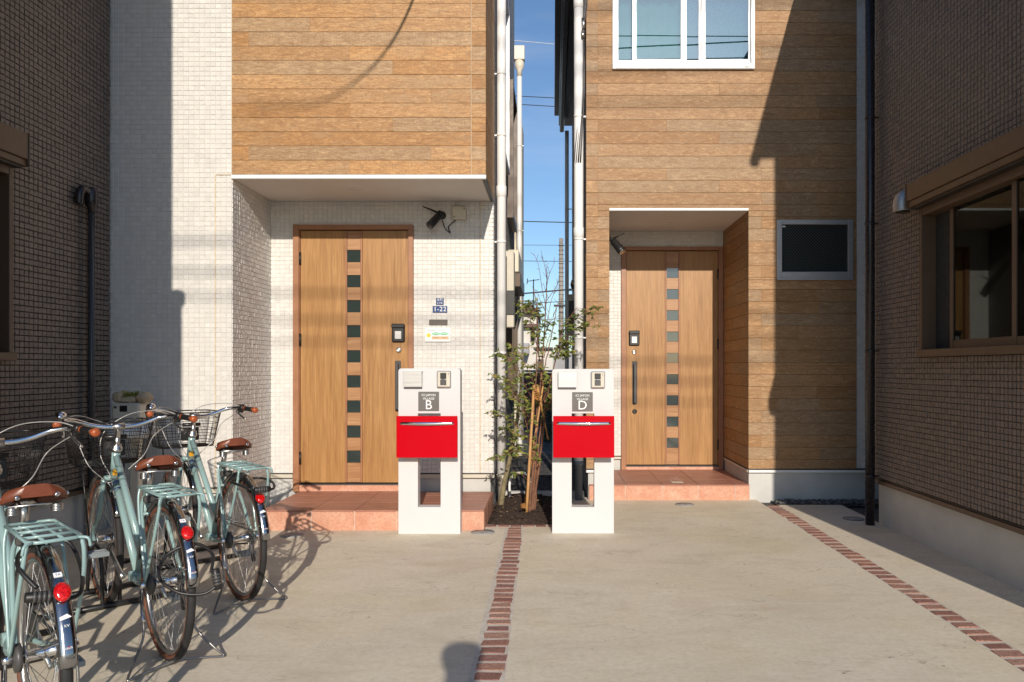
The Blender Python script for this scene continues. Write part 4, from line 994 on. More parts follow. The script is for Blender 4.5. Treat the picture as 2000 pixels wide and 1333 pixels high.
br = [  # leafy boughs (pixel, pixel, distance)
 ([(1040, 870, 6.35), (1010, 830, 6.2), (985, 815, 6.1), (955, 805, 6.05)], 3), ([(1042, 830, 6.35), (1010, 780, 6.2), (985, 745, 6.12), (962, 730, 6.1)], 4),
 ([(1046, 790, 6.36), (1015, 735, 6.2), (995, 700, 6.12), (975, 690, 6.1)], 5), ([(1048, 760, 6.36), (1020, 700, 6.28), (1003, 675, 6.25)], 4),
 ([(1036, 900, 6.34), (1012, 880, 6.22), (985, 890, 6.1), (960, 900, 6.0)], 3), ([(1036, 860, 6.3), (1020, 800, 6.2), (1005, 760, 6.15)], 4),
 ([(1052, 690, 6.4), (1040, 640, 6.35), (1030, 605, 6.3), (1022, 592, 6.3)], 6), ([(1049, 620, 6.4), (1042, 600, 6.4), (1035, 588, 6.4)], 6), ([(1052, 660, 6.4), (1060, 640, 6.3), (1075, 632, 6.25)], 4),
 ([(1098, 650, 6.45), (1115, 630, 6.3), (1140, 612, 6.2), (1165, 600, 6.12)], 4), ([(1094, 680, 6.5), (1112, 655, 6.4), (1132, 638, 6.3), (1150, 632, 6.25)], 4), ([(1090, 700, 6.5), (1105, 690, 6.4), (1118, 688, 6.35)], 5), ([(1086, 700, 6.5), (1100, 676, 6.42), (1112, 668, 6.35)], 5),
 ([(1058, 820, 6.5), (1075, 790, 6.4), (1085, 770, 6.35)], 4), ([(1052, 800, 6.4), (1070, 760, 6.35), (1078, 735, 6.3)], 5), ([(1046, 900, 6.4), (1030, 860, 6.3), (1018, 850, 6.25)], 3), ([(1060, 740, 6.45), (1048, 720, 6.35), (1035, 715, 6.3)], 5), ([(1040, 950, 6.36), (1022, 930, 6.3), (1008, 925, 6.25)], 2),
 ([(1062, 700, 6.4), (1070, 665, 6.4), (1082, 640, 6.4)], 2), ([(1140, 612, 6.2), (1155, 615, 6.15), (1164, 640, 6.1)], 2),
]
for pts, dn in br: leafy(path_px(pts), dn)
bare = [[(1068, 640), (1076, 590), (1088, 560)], [(1066, 600), (1058, 560), (1052, 520), (1043, 497)], [(1066, 570), (1072, 540), (1082, 515)], [(1066, 590), (1080, 570), (1092, 550)], [(1062, 660), (1074, 630), (1090, 618)], [(1066, 610), (1056, 590), (1052, 575)], [(1080, 620), (1088, 600), (1098, 590)], [(1064, 640), (1054, 615), (1050, 600)], [(1068, 545), (1064, 520), (1060, 505)]]
for q in bare:
    P = spline(path_px([(a, b, 6.45+random.uniform(-.06, .06)) for a, b in q]), 5); twigs.tube(P, [.0032*(1-.6*k/(len(P)-1)) for k in range(len(P))], 5)
    for k in range(3):
        f = random.choice(P); leaf_blade(leaves, f, (random.uniform(-1, 1), random.uniform(-1, 1), .1), (0, -.5, 1), .028, .013)
    for k in range(4):
        f = random.choice(P); twigs.tube([f, f+Vector((random.uniform(-.05, .05), random.uniform(-.03, .03), random.uniform(.02, .08)))], [.002, .0012], 4)
stems.build('trunk', 'bark_red', tree); twigs.build('branches', 'bark_red', tree); leaves.build('crown', 'leaf', tree)
# second, thicker trunk close to the downpipe
t2 = thing('young_tree', 'leaning grey-green trunk beside the left white downpipe', 'tree', at(980, 985, 6.55))
m = MB(); P = spline(path_px([(978, 990, 6.62), (984, 950, 6.6), (994, 905, 6.6), (1003, 860, 6.62), (1010, 820, 6.65), (1016, 770, 6.7), (1018, 730, 6.72)]), 6); m.tube(P, [.026-.016*i/(len(P)-1) for i in range(len(P))], 9); m.build('trunk', 'bark_green', t2)
leaves = MB(); twigs = MB()
for q in ([(1003, 860, 6.6), (990, 840, 6.5), (978, 835, 6.4)], [(1008, 830, 6.62), (1020, 800, 6.55), (1024, 780, 6.5)], [(1012, 800, 6.65), (1000, 760, 6.5), (990, 735, 6.4)], [(1017, 740, 6.7), (1008, 700, 6.6), (998, 680, 6.5)], [(996, 890, 6.6), (1005, 875, 6.5), (1012, 870, 6.45)]): leafy(path_px(q), 4)
twigs.build('branches', 'bark_green', t2); leaves.build('crown', 'leaf', t2)
# stakes and lashing
a, b = at(1027, 1010, 6.16), at(1043, 752, 6.28); a.z = -.05
m = MB(); m.tube([a, a.lerp(b, .33), a.lerp(b, .66), b], [.0125, .012, .0118, .0115], 10)
for u in (.12, .27, .42, .57, .72, .87): p = a.lerp(b, u); m.lathe(p, b-a, [(.0112, -.005), (.0138, 0), (.0112, .005)], 10)
tag(m.build('bamboo_stake', 'bamboo'), 'tan bamboo stake rising from the front of the soil bed', 'stake')
a, b = at(1020, 1000, 6.42), at(1062, 745, 6.36); a.z = -.05
m = MB(); m.tube([a, b], [.009, .0075], 8); tag(m.build('bamboo_stake', 'bamboo'), 'thinner bamboo stake leaning behind the front one', 'stake')
a, b = at(1050, 757, 6.24), at(1070, 858, 6.6); m = MB(); m.tube([a, b], [.0085, .0075], 8); tag(m.build('bamboo_stake', 'bamboo'), 'short bamboo brace slanting behind the red-brown stems', 'stake')
m = MB(); c = at(1047, 768, 6.29)
for k in range(9):
    z = -.05 + .012*k; m.tube([c + Vector((.030*math.cos(w_), .034*math.sin(w_)+.0, z + .010*math.sin(w_*2+k))) for w_ in [6.28*i/14 for i in range(14)]], .0055, 5, closed=True)
m.tube(spline([c+Vector((.02, -.03, -.04)), c+Vector((.05, -.03, -.09)), c+Vector((.045, -.02, -.16))], 4), .004, 5)
tag(m.build('rope_lashing', 'rope'), 'orange-brown rope tying the stakes and stems together', 'rope')
m = MB(); c = at(1024, 985, 6.2); c.z = .09
for k in range(4): m.tube([c + Vector((.028*math.cos(w_), .03*math.sin(w_), .008*k)) for w_ in [6.28*i/12 for i in range(12)]], .004, 5, closed=True)
tag(m.build('rope_lashing', 'rope'), 'small rope tie near the foot of the front stake', 'rope')
# garden hose / pale conduit behind the bed
m = MB(); m.tube(spline([(-.40, 6.98, .03), (-.41, 7.02, .16), (-.37, 7.05, .24), (-.28, 7.1, .25), (-.22, 7.12, .18), (-.24, 7.1, .04)], 8), .012, 8); tag(m.build('conduit_loop', 'trim_white'), 'white looped conduit rising behind the soil bed', 'conduit')

m = MB()
for k in range(46):
    x, y = random.uniform(-.50, .06), random.uniform(5.95, 7.0); a = random.uniform(0, 6.28)
    leaf_blade(m, (x, y, .052+.030*math.sin(x*9+1)*math.sin(y*7)), (math.cos(a), math.sin(a), random.uniform(-.1, .25)), (random.uniform(-.3, .3), random.uniform(-.3, .3), 1), random.uniform(.025, .045), random.uniform(.012, .02))
o = m.build('fallen_leaves', 'dry_leaf'); o['kind'] = 'stuff'; o['label'] = 'dry fallen leaves scattered on the soil bed'

# ================================================================== BICYCLES
def make_bicycle():
    t = thing('bicycle', 'mint bicycle', 'bicycle', (0,0,0), 'mint city bicycles in a row')
    RW = .335; RA = Vector((0, 0, RW)); FA = Vector((1.07, 0, RW)); BBk = Vector((.43, 0, .275))
    HT = Vector((.825, 0, .835)); HBm = Vector((.872, 0, .70))                       # head tube
    V = Vector
    def wheel(name, c, hub_r, hub_w):
        m = MB(); n = 48
        def ringprof(prof):
            for i in range(n):
                a = 2*math.pi*i/n
                for (r, y) in prof: m.v.append((c.x + r*math.cos(a), c.y + y, c.z + r*math.sin(a)))
            k = len(prof)
            for i in range(n):
                j = (i+1) % n
                for q in range(k): m.f.append([i*k+q, i*k+(q+1) % k, j*k+(q+1) % k, j*k+q]); m.mi.append(0); m.sm.append(True)
        ringprof([(RW-.0155, .0174), (RW-.004, .012), (RW, .005), (RW, -.005), (RW-.004, -.012), (RW-.0155, -.0174), (RW-.017, -.014), (RW-.017, .014)])
        w = m.build(name, 'rubber', t)
        m = MB(); ringprof([(RW-.015, .0172), (RW-.022, .0172), (RW-.032, .0125), (RW-.032, .006), (RW-.018, .010)]); ringprof2 = m
        m.build('sidewall', 'sidewall', w)
        m = MB(); ringprof([(RW-.015, -.0172), (RW-.018, -.010), (RW-.032, -.006), (RW-.032, -.0125), (RW-.022, -.0172)]); m.build('sidewall', 'sidewall', w)
        m = MB(); ringprof([(RW-.030, .0125), (RW-.030, -.0125), (RW-.046, -.011), (RW-.050, -.006), (RW-.050, .006), (RW-.046, .011)]); m.build('rim', 'satin_metal', w)
        m = MB()
        for i in range(36):
            a = 2*math.pi*i/36; s = 1 if i % 2 else -1; b = a + (.42 if (i//2) % 2 else -.42)
            m.tube([(c.x + hub_r*.95*math.cos(b), s*hub_w*.45, c.z + hub_r*.95*math.sin(b)), (c.x + (RW-.048)*math.cos(a), s*.002, c.z + (RW-.048)*math.sin(a))], .00125, 4, caps=False)
        m.build('spokes', 'satin_metal', w)
        m = MB(); h = hub_w/2; m.lathe((c.x, -h, c.z), (0,1,0), [(.010, -.03), (.010, 0), (hub_r, .001), (hub_r, .008), (hub_r*.72, .012), (hub_r*.72, hub_w-.012), (hub_r, hub_w-.008), (hub_r, hub_w-.001), (.010, hub_w), (.010, hub_w+.03)], 16)
        m.build('hub', 'chrome', w); return w
    # frame
    m = MB()
    m.tube([HBm, HT], .020, 12); m.tube([HBm*.25+HT*.75+V((-.008, 0, 0)), (.385, 0, .405)], .0165, 12); m.tube([HBm*.95+HT*.05, BBk+V((.012, 0, .008))], .0175, 12)
    ST = V((.275, 0, .70)); m.tube([BBk, ST], .0165, 12)
    m.lathe(BBk+V((0, -.038, 0)), (0,1,0), [(.024, 0), (.024, .076)], 14)
    for s in (-1, 1):
        m.tube(spline([ST+V((.005, s*.012, -.03)), (.20, s*.045, .60), (.02, s*.066, .352)], 5), .0085, 8)
        m.tube(spline([BBk+V((-.01, s*.022, 0)), (.26, s*.05, .285), (.015, s*.066, .33)], 5), .010, 8)
        m.box(-.012, .03, s*.066-.003, s*.066+.003, .315, .365)
    m.tube([(.20, -.045, .60), (.20, .045, .60)], .007, 8)
    fr = m.build('frame', 'mint_paint', t)
    u = (BBk-HBm).normalized(); u2 = (V((.352, 0, .50))-HT).normalized()
    m = MB(); m.lathe(HBm*.95+HT*.05+u*.055, u, [(.0182, 0), (.0182, .014)], 12); m.lathe(HBm*.95+HT*.05+u*.10, u, [(.0182, 0), (.0182, .008)], 12); m.build('stripe_band', 'navy', fr)
    m = MB(); m.obox(HBm*.8+HT*.2+V((-.020, 0, -.01)), (.004, .013, .016), None, b=.003); m.build('head_badge', 'gold_badge', fr)
    part('frame_label', 'print_white', fr, (.8455, .851, -.008, .008, .775, .81))
    # fork
    m = MB(); ax = (HT-HBm).normalized(); cr = HBm - ax*.018; m.tube([HBm, cr], .019, 12); m.tube([cr+V((0, -.045, .004)), cr+V((0, .045, .004))], .014, 10)
    for s in (-1, 1): m.tube(spline([cr+V((0, s*.045, 0)), cr - ax*.20 + V((.0, s*.052, 0)), FA+V((-.025, s*.055, .07)), FA+V((0, s*.055, 0))], 6), [.0125]*7+[.0115]*6+[.010]*6, 8)
    m.build('fork', 'mint_paint', t)
    wheel('front_wheel', FA, .034, .085); wheel('rear_wheel', RA, .026, .10)
    # mudguards
    def guard(c, a0, a1, r, name, stay):
        m = MB(); n = 26; prof = [(-.024, -.012), (-.018, -.003), (-.008, .001), (.008, .001), (.018, -.003), (.024, -.012)]
        for i in range(n+1):
            a = a0+(a1-a0)*i/n
            for (y, d) in prof: m.v.append((c.x+(r+d)*math.cos(a), y, c.z+(r+d)*math.sin(a)))
        for i in range(n):
            for q in range(5): m.f.append([i*6+q, i*6+q+1, i*6+6+q+1, i*6+6+q]); m.mi.append(0); m.sm.append(True)
        g = m.build(name, 'guard_chrome', t); sm = g.modifiers.new('thick', 'SOLIDIFY'); sm.thickness = .0016
        m = MB()
        for s in (-1, 1):
            for a in stay: m.tube([(c.x+(r-.004)*math.cos(a), s*.024, c.z+(r-.004)*math.sin(a)), (c.x, s*.062, c.z)], .0022, 5)
        m.build('stay', 'satin_metal', g); return g
    guard(FA, R(5), R(152), .358, 'front_mudguard', [R(30)])
    rg = guard(RA, R(5), R(172), .358, 'rear_mudguard', [R(160)])
    # rear reflector and stickers on the mudguard
    def on_guard(a, dr): return V((.358*math.cos(a)+dr*math.cos(a), 0, RW+.358*math.sin(a)+dr*math.sin(a)))
    def rot_at(a): return Matrix(((math.cos(a), 0, -math.sin(a)), (0, 1, 0), (math.sin(a), 0, math.cos(a))))
    a = R(137); m = MB(); 
    N_ = V((math.cos(a), 0, math.sin(a))); m.lathe(on_guard(a, .0), N_, [(.021, .002), (.0225, .006), (.0225, .016), (.019, .021), (.008, .023)], 14, up=(0, 1, 0))
    T_ = V((-math.sin(a), 0, math.cos(a))); g0 = on_guard(a, 0)
    m.v = [tuple(V(p) + T_*((V(p)-g0).dot(T_)*.38)) for p in m.v]; rf = m.build('reflector', 'red_lens', t)
    m = MB(); m.obox(on_guard(a, .0), (.004, .018, .026), rot_at(a)); m.build('reflector_base', 'black_plastic', rf)
    a = R(126); m = MB(); m.obox(on_guard(a, .0018), (.0008, .011, .009), rot_at(a)); st = m.build('sticker', 'print_white', rg)
    a = R(149); p = on_guard(a, .0022); m = MB(); X_, N_ = V((0, -1, 0)), V((math.cos(a), 0, math.sin(a))); U_ = X_.cross(N_)*-1
    m.add([p+X_*-.016-U_*.008, p+X_*.015-U_*.001, p+X_*.004+U_*.010, p+X_*-.016+U_*.003], [(0,1,2,3)]); m.build('sticker', 'print_white', rg)
    def gtext(body, size, a, mat):
        N_ = V((math.cos(a), 0, math.sin(a))); U_ = V((math.sin(a), 0, -math.cos(a))); X_ = U_.cross(N_)
        if U_.z < 0: U_ = -U_; X_ = U_.cross(N_)
        M4 = Matrix((X_, U_, N_)).transposed().to_4x4(); q = on_guard(a, .0026)
        text_mesh(body, size, q.x, q.y, q.z, mat, rg, rot=M4, depth=.0003)
    gtext('KV', .011, R(153), 'print_white'); gtext('tech', .011, R(163), 'print_white'); gtext('Z', .012, R(163.01), 'red_gloss'); gtext('TA', .011, R(126), 'navy')
    # rear rack
    m = MB(); zr = .728; hw = .070; r = .0058
    m.tube([(.17, -hw+.015, zr), (.17, hw-.015, zr), (.155, hw, zr), (-.175, hw, zr), (-.195, hw-.02, zr), (-.195, -hw+.02, zr), (-.175, -hw, zr), (.155, -hw, zr)], r, 8, closed=True)
    for x in (.09, -.0, -.10): m.tube([(x, -hw, zr), (x, hw, zr)], r*.9, 8)
    for y in (-.025, .025): m.tube([(.17, y, zr-.004), (-.195, y, zr-.004)], r*.8, 8)
    for s in (-1, 1):
        m.tube(spline([(-.17, s*hw, zr), (-.175, s*(hw+.008), zr-.05), (-.13, s*.084, .56), (.0, s*.084, .345)], 6), .0066, 8)
        m.tube(spline([(.13, s*hw, zr), (.115, s*(hw+.010), zr-.06), (.05, s*.084, .50), (.0, s*.084, .345)], 6), .0058, 8)
        m.tube(spline([(.165, s*(hw-.01), zr), (.20, s*.035, zr-.01), (.262, s*.018, .655)], 4), .005, 6)
        m.tube(spline([(-.19, s*(hw-.01), zr), (-.205, s*(hw+.012), zr-.004), (-.206, s*(hw+.018), zr-.03)], 4), .0048, 6)
    m.build('rear_rack', 'mint_paint', t)
    # saddle and post
    m = MB(); m.tube([ST-V((-.01, 0, .03)), V((.245, 0, .785))], .0135, 10); m.lathe(ST, (-.34, 0, .94), [(.021, -.012), (.021, .012)], 12); m.build('seat_post', 'satin_metal', t)
    m = MB(); n = 22; prof = []
    for i in range(n+1):
        u = i/n; x = .06 + .275*u                              # rear to nose
        w = .102*math.sin(min(1, (u+.07)/.26)*math.pi/2)*(1-.77*max(0, min(1, (u-.12)/.60))**1.05) if u < .95 else .022*(1-(u-.95)*8)
        w = max(w, .010); z = .845 + .012*math.cos(u*math.pi*1.1) + (.014*(1-u/.2)**2 if u < .2 else 0) - .008*max(0, u-.85)/.15
        dp = .030+.016*math.sin(math.pi*min(1, u*1.0)) + .012*(1-u)
        K = 12
        for k in range(K+1):
            an = math.pi*k/K; y = -w*math.cos(an); zz = z - dp*(1-min(1, math.sin(an)*1.35)**.8)
            m.v.append((x, y, zz))
    for i in range(n):
        for k in range(12): m.f.append([i*13+k, i*13+13+k, i*13+14+k, i*13+k+1]); m.mi.append(0); m.sm.append(True)
    m.f.append([k for k in range(13)]); m.mi.append(0); m.sm.append(False); m.f.append([n*13+k for k in range(13)][::-1]); m.mi.append(0); m.sm.append(False)
    sd = m.build('saddle', 'leather', t); so = sd.modifiers.new('thick', 'SOLIDIFY'); so.thickness = .004
    for (y, z) in ((-.055, .832), (.055, .832)):
        m = MB(); m.lathe((.0585, y, z), (-1, 0, 0), [(.0080, -.006), (.0080, .003), (.004, .006)], 12); m.build('rivet', 'chrome', sd)
    for (x, y) in ((.105, -.094), (.105, .094)):
        m = MB(); m.lathe((x, y*.985, .826), (0, math.copysign(1, y), .3), [(.007, -.004), (.007, .004), (.003, .006)], 10); m.build('rivet', 'chrome', sd)
    m = MB()
    for s in (-1, 1):
        m.tube(spline([(.31, s*.008, .815), (.25, s*.022, .795), (.15, s*.03, .79), (.10, s*.06, .795)], 5), .004, 6)
        m.tube([V((.095+.016*math.cos(w_), s*.062+.016*math.sin(w_), .772+.005*w_/6.28)) for w_ in [6.28*i/8 for i in range(38)]], .0028, 5)
    m.tube([(.09, -.075, .80), (.09, .075, .80)], .004, 6); m.lathe((.245, -.028, .79), (0,1,0), [(.016, 0), (.016, .056)], 10); m.build('saddle_spring', 'satin_metal', sd)
    # stem, handlebar
    S = V((.785, 0, .955)); m = MB(); m.tube([HT, HT+(S-HT)*.55], .0125, 12); m.tube(spline([HT+(S-HT)*.4, HT+(S-HT)*.88, S+V((.0, 0, -.012))], 5), [.0125]*6+[.015]*5, 12); m.lathe(S+V((0, -.026, 0)), (0,1,0), [(.019, 0), (.019, .052)], 12)
    m.lathe(HT, ax, [(.026, -.006), (.027, .0), (.027, .012), (.022, .014), (.022, .028), (.016, .030)], 14); m.build('stem', 'satin_metal', t)
    m = MB(); bar = []
    for s in (-1, 1):
        b = spline([S, S+V((.008, s*.06, 0)), S+V((.012, s*.12, .012)), S+V((.0, s*.19, .038)), S+V((-.04, s*.245, .046)), S+V((-.10, s*.275, .042)), S+V((-.20, s*.298, .034))], 7)
        bar.append(b); m.tube(b, .0112, 10)
    hb = m.build('handlebar', 'chrome', t)
    for s, b in zip((-1, 1), bar):
        E = b[-1]; d = (b[-1]-b[-8]).normalized()
        m = MB(); m.lathe(E-d*.115, d, [(.0135, 0), (.0150, .004), (.0135, .012), (.0135, .095), (.0165, .102), (.0185, .112), (.0165, .122), (.008, .127)], 14); g = m.build('grip', 'grip_brown', hb)
        m = MB(); m.lathe(E-d*.102, d, [(.0142, 0), (.0155, .003), (.0155, .072), (.0142, .076)], 14); m.build('grip_pad', 'black_plastic', g)
        m = MB(); m.lathe(E-d*.175, d, [(.014, 0), (.021, .006), (.022, .045), (.017, .058)], 14); m.obox(E-d*.155+V((0, 0, -.018)), (.016, .014, .014), None, b=.005); m.build('shifter' if s < 0 else 'lever_clamp', 'black_plastic', hb)
        m = MB(); q = E-d*.165; m.tube(spline([q+V((.0, s*.0, -.018)), q+V((.022, -s*.012, -.026)), q+d*.06+V((.03, -s*.022, -.042)), q+d*.13+V((.028, -s*.028, -.062))], 5), [.007]*5+[.0055]*6+[.0065]*5, 8); m.build('brake_lever', 'satin_metal', hb)
    b = bar[1]; p = b[33]; m = MB(); m.lathe(p+V((0, -.005, .012)), (.2, 0, 1), [(.010, 0), (.024, .006), (.026, .016), (.021, .027), (.010, .034), (.004, .036)], 16); m.lathe(p+V((-.01, .0, .02)), (-1, 0, .2), [(.015, 0), (.013, .014), (.004, .018)], 12); m.build('bell', 'chrome', hb)
    # cables
    m = MB(); L, Rr = bar[1][-9], bar[0][-9]
    m.tube(spline([L, L+V((.08, -.08, .02)), (.90, .09, .99), (.94, -.02, .93), (.93, -.03, .80), (.90, -.012, .71)], 7), .0025, 5); m.tube(spline([Rr, Rr+V((.08, .07, .03)), (.90, -.08, 1.01), (.94, .03, .92), (.92, .05, .80), (.86, .02, .70), (.80, .018, .62)], 7), .0025, 5)
    m.tube(spline([Rr+V((.02, 0, -.01)), (.86, -.19, .90), (.80, -.12, .80), (.82, -.03, .70), (.74, -.02, .60)], 7), .0025, 5); m.tube(spline([L+V((.01, 0, -.01)), (.88, .17, .90), (.83, .12, .76), (.84, .03, .66), (.76, .02, .60)], 7), .0025, 5)
    m.build('brake_cable', 'cable_silver', t)
    # front basket of black wire
    m = MB(); bc = V((1.005, 0, 0))
    def loop(z, hx, hy, r, rad=.05):
        pts = []
        for (sx, sy, a0) in ((1, 1, 0), (-1, 1, 90), (-1, -1, 180), (1, -1, 270)):
            for k in range(5):
                a = R(a0+22.5*k); pts.append((bc.x+sx*(hx-rad)+rad*math.cos(a), sy*(hy-rad)+rad*math.sin(a), z))
        m.tube(pts, r, 5, closed=True); return pts
    lv = [(.972, .150, .195), (.935, .144, .189), (.90, .139, .183), (.862, .133, .177), (.825, .128, .171), (.785, .123, .165), (.755, .118, .158)]
    rings = [loop(z, hx, hy, .0042 if i == 0 else .0020) for i, (z, hx, hy) in enumerate(lv)]
    def per(i, u):
        q = rings[i]; f = u*len(q); k = int(f) % len(q); return V(q[k]).lerp(V(q[(k+1) % len(q)]), f-int(f))
    for k in range(44): m.tube([per(0, k/44), per(3, k/44), per(6, k/44)], .0016, 4)
    for k in range(9): 
        x = bc.x - .10 + .20*k/8; m.tube([(x, -.155, .755), (x, .155, .755)], .0016, 4)
    for k in range(11):
        y = -.14 + .28*k/10; m.tube([(bc.x-.115, y, .755), (bc.x+.115, y, .755)], .0016, 4)
    m.build('basket', 'black_metal', t)
    m = MB(); m.tube([(.868, 0, .79), (.885, 0, .80)], .012, 8); m.box(.86, .885, -.05, .05, .80, .88, b=.004); m.lathe((.845, .0, .90), (0,1,0), [(.012, -.05), (.012, .05)], 8)
    for s in (-1, 1): m.tube([FA+V((0, s*.07, 0)), (1.09, s*.10, .755)], .004, 6)
    m.build('basket_bracket', 'black_metal', t)
    # drivetrain
    m = MB(); m.lathe(BBk+V((0, -.055, 0)), (0,-1,0), [(.078, 0), (.080, .003), (.078, .006), (.055, .007)], 32); m.build('chainring', 'satin_metal', t)
    for s in (-1, 1):
        d = V((.94*s, 0, .34*s)) if s < 0 else V((.86, 0, .5)); d = (V((-.80, 0, -.6)) if s < 0 else V((.80, 0, .6)))
        e = BBk + d*.165 + V((0, s*.085, 0)); m = MB(); m.tube([BBk+V((0, s*.062, 0)), BBk+V((0, s*.068, 0))+d*.02, e], [.014, .012, .009], 8); ck = m.build('crank_arm', 'satin_metal', t)
        y0 = e.y + s*.012; y1 = e.y + s*.10; ya, yb = min(y0, y1), max(y0, y1)
        m = MB(); m.box(e.x-.040, e.x-.032, ya, yb, e.z-.011, e.z+.011, b=.003); m.box(e.x+.032, e.x+.040, ya, yb, e.z-.011, e.z+.011, b=.003); m.box(e.x-.0315, e.x+.0315, ya, ya+.010, e.z-.011, e.z+.011, b=.003); m.box(e.x-.0315, e.x+.0315, yb-.010, yb, e.z-.011, e.z+.011, b=.003); m.box(e.x-.009, e.x+.009, ya+.0105, yb-.0105, e.z-.010, e.z+.010, b=.003)
        m.build('pedal', 'pedal_grey', ck)
    m = MB()
    m.tube([(.0, -.048, RW+.036), (.43, -.058, .275+.079)], .0045, 6); m.tube([(.0, -.048, RW-.036), (.20, -.05, .262), (.43, -.058, .275-.079)], .0045, 6); m.build('chain', 'dark_grey', t)
    m = MB(); m.lathe((0, -.054, RW), (0,1,0), [(.036, 0), (.038, .004), (.030, .008), (.026, .016), (.014, .018)], 20); m.build('sprocket', 'dark_grey', t)
    m = MB(); m.tube([(.0, -.062, RW-.01), (.02, -.068, RW-.07), (.0, -.066, RW-.12)], .010, 8); m.lathe((.0, -.072, RW-.12), (0,1,0), [(.020, 0), (.020, .010)], 12); m.lathe((.03, -.072, RW-.065), (0,1,0), [(.020, 0), (.020, .010)], 12); m.build('derailleur', 'dark_grey', t)
    guardm = MB(); gp = []
    guardm.tube([(.09, -.075, RW+.045), (.30, -.075, RW+.03), (.43, -.075, .275+.09), (.50, -.075, .275+.06), (.52, -.075, .275)], .006, 6); guardm.build('chain_guard', 'chrome', t)
    # brakes
    m = MB(); m.obox((.222, 0, .66), (.016, .032, .016), None, b=.006); m.build('rear_brake', 'dark_grey', t)
    m = MB(); m.lathe((-.0, .056, RW), (0,1,0), [(.045, 0), (.045, .016), (.02, .020)], 18); m.build('brake_drum', 'dark_grey', t)
    m = MB(); m.obox(cr+V((.018, 0, -.01)), (.012, .030, .014), None, b=.005)
    for s in (-1, 1): m.tube([cr+V((.02, s*.01, .0)), cr+V((.028, s*.042, -.03)), cr+V((.025, s*.026, -.06))], .006, 6)
    m.build('front_brake', 'satin_metal', t)
    # wire stand
    m = MB(); q = []
    m.tube(spline([(.0, .095, RW), (-.015, .098, .24), (-.035, .100, .13), (-.10, .155, .045), (-.145, .185, .010), (-.150, .175, .006), (-.135, .10, .018), (-.125, .0, .030), (-.135, -.10, .018), (-.150, -.175, .006), (-.145, -.185, .010), (-.10, -.155, .045), (-.035, -.100, .13), (-.015, -.098, .24), (.0, -.095, RW)], 5), .0052, 8)
    ks = m.build('kickstand', 'stand_wire', t)
    for s in (-1, 1):
        m = MB(); m.lathe((0, s*.074, RW), (0, s, 0), [(.014, 0), (.014, .026), (.009, .030)], 10); m.build('stand_pivot', 'chrome', ks)
    m = MB(); m.tube([(.0, .10, RW-.02), (-.05, .11, RW-.10), (-.10, .115, RW-.12)], .006, 6); m.build('stand_lever', 'chrome', ks)
    return t
bike = make_bicycle()
def put_bike(b, rear_light_px, ang, label):
    b['label'] = label
    a = R(137); lx, lz = .368*math.cos(a), .335+.368*math.sin(a)
    Y = (CH-lz)*F/(rear_light_px[1]-CY); X = wx(rear_light_px[0], Y)
    th = R(90+ang); b.rotation_euler = (0, 0, th)
    b.location = (X - lx*math.cos(th), Y - lx*math.sin(th), 0)
    return b
specs = [((122, 1157), 45.5, 'mint bicycle nearest the camera, cut off by the left edge of the photo'), ((366, 1041), 43.5, 'mint bicycle in the middle of the row, black lock hanging on its rear wheel'), ((508, 973), 42.5, 'mint bicycle farthest back, its basket against the white tiled wall')]
bikes = [bike] + [copy_tree(bike) for _ in range(2)]
for b, (px, an, lb) in zip(bikes, specs): put_bike(b, px, an, lb)

# ------------------------------------------------------------------ cable locks
def lock(b, pts, body, label):
    t = thing('cable_lock', label, 'bicycle lock', (0, 0, 0), 'combination cable locks')
    V = Vector
    m = MB(); m.tube(spline(pts, 8), .0065, 8); m.build('cable', 'black_plastic', t)
    c, d = V(body[0]), V(body[1]).normalized(); m = MB(); m.lathe(c - d*.042, d, [(.012, 0), (.016, .003), (.016, .080), (.012, .084)], 14); bd = m.build('barrel', 'black_plastic', t)
    m = MB()
    for k in range(4): m.lathe(c - d*.022 + d*.012*k, d, [(.0172, 0), (.0172, .008)], 14)
    m.build('number_dial', 'dark_grey', bd)
    t.rotation_euler = b.rotation_euler; t.location = b.location
lock(bikes[0], [(-.225, .055, .60), (-.16, .09, .66), (-.05, .05, .69), (-.02, -.06, .69), (-.10, -.085, .62), (-.21, -.06, .56), (-.235, .0, .555), (-.23, .04, .57)], ((-.235, .045, .575), (.1, 1, .1)), 'black cable lock looped round the nearest bicycle behind its red reflector')
lock(bikes[1], [(-.378, -.055, .44), (-.33, -.075, .50), (-.26, -.03, .535), (-.22, .06, .50), (-.27, .105, .43), (-.34, .06, .375), (-.385, -.02, .36), (-.40, -.07, .385)], ((-.392, -.072, .41), (.2, .1, 1)), 'black cable lock hanging loose round the middle bicycle rear wheel')
lock(bikes[2], [(-.275, .05, .635), (-.20, .085, .655), (-.08, .075, .66), (-.08, -.07, .66), (-.20, -.09, .65), (-.29, -.06, .63), (-.30, .0, .63)], ((-.297, .0, .632), (0, 1, 0)), 'black cable lock resting on the farthest bicycle above its red reflector')

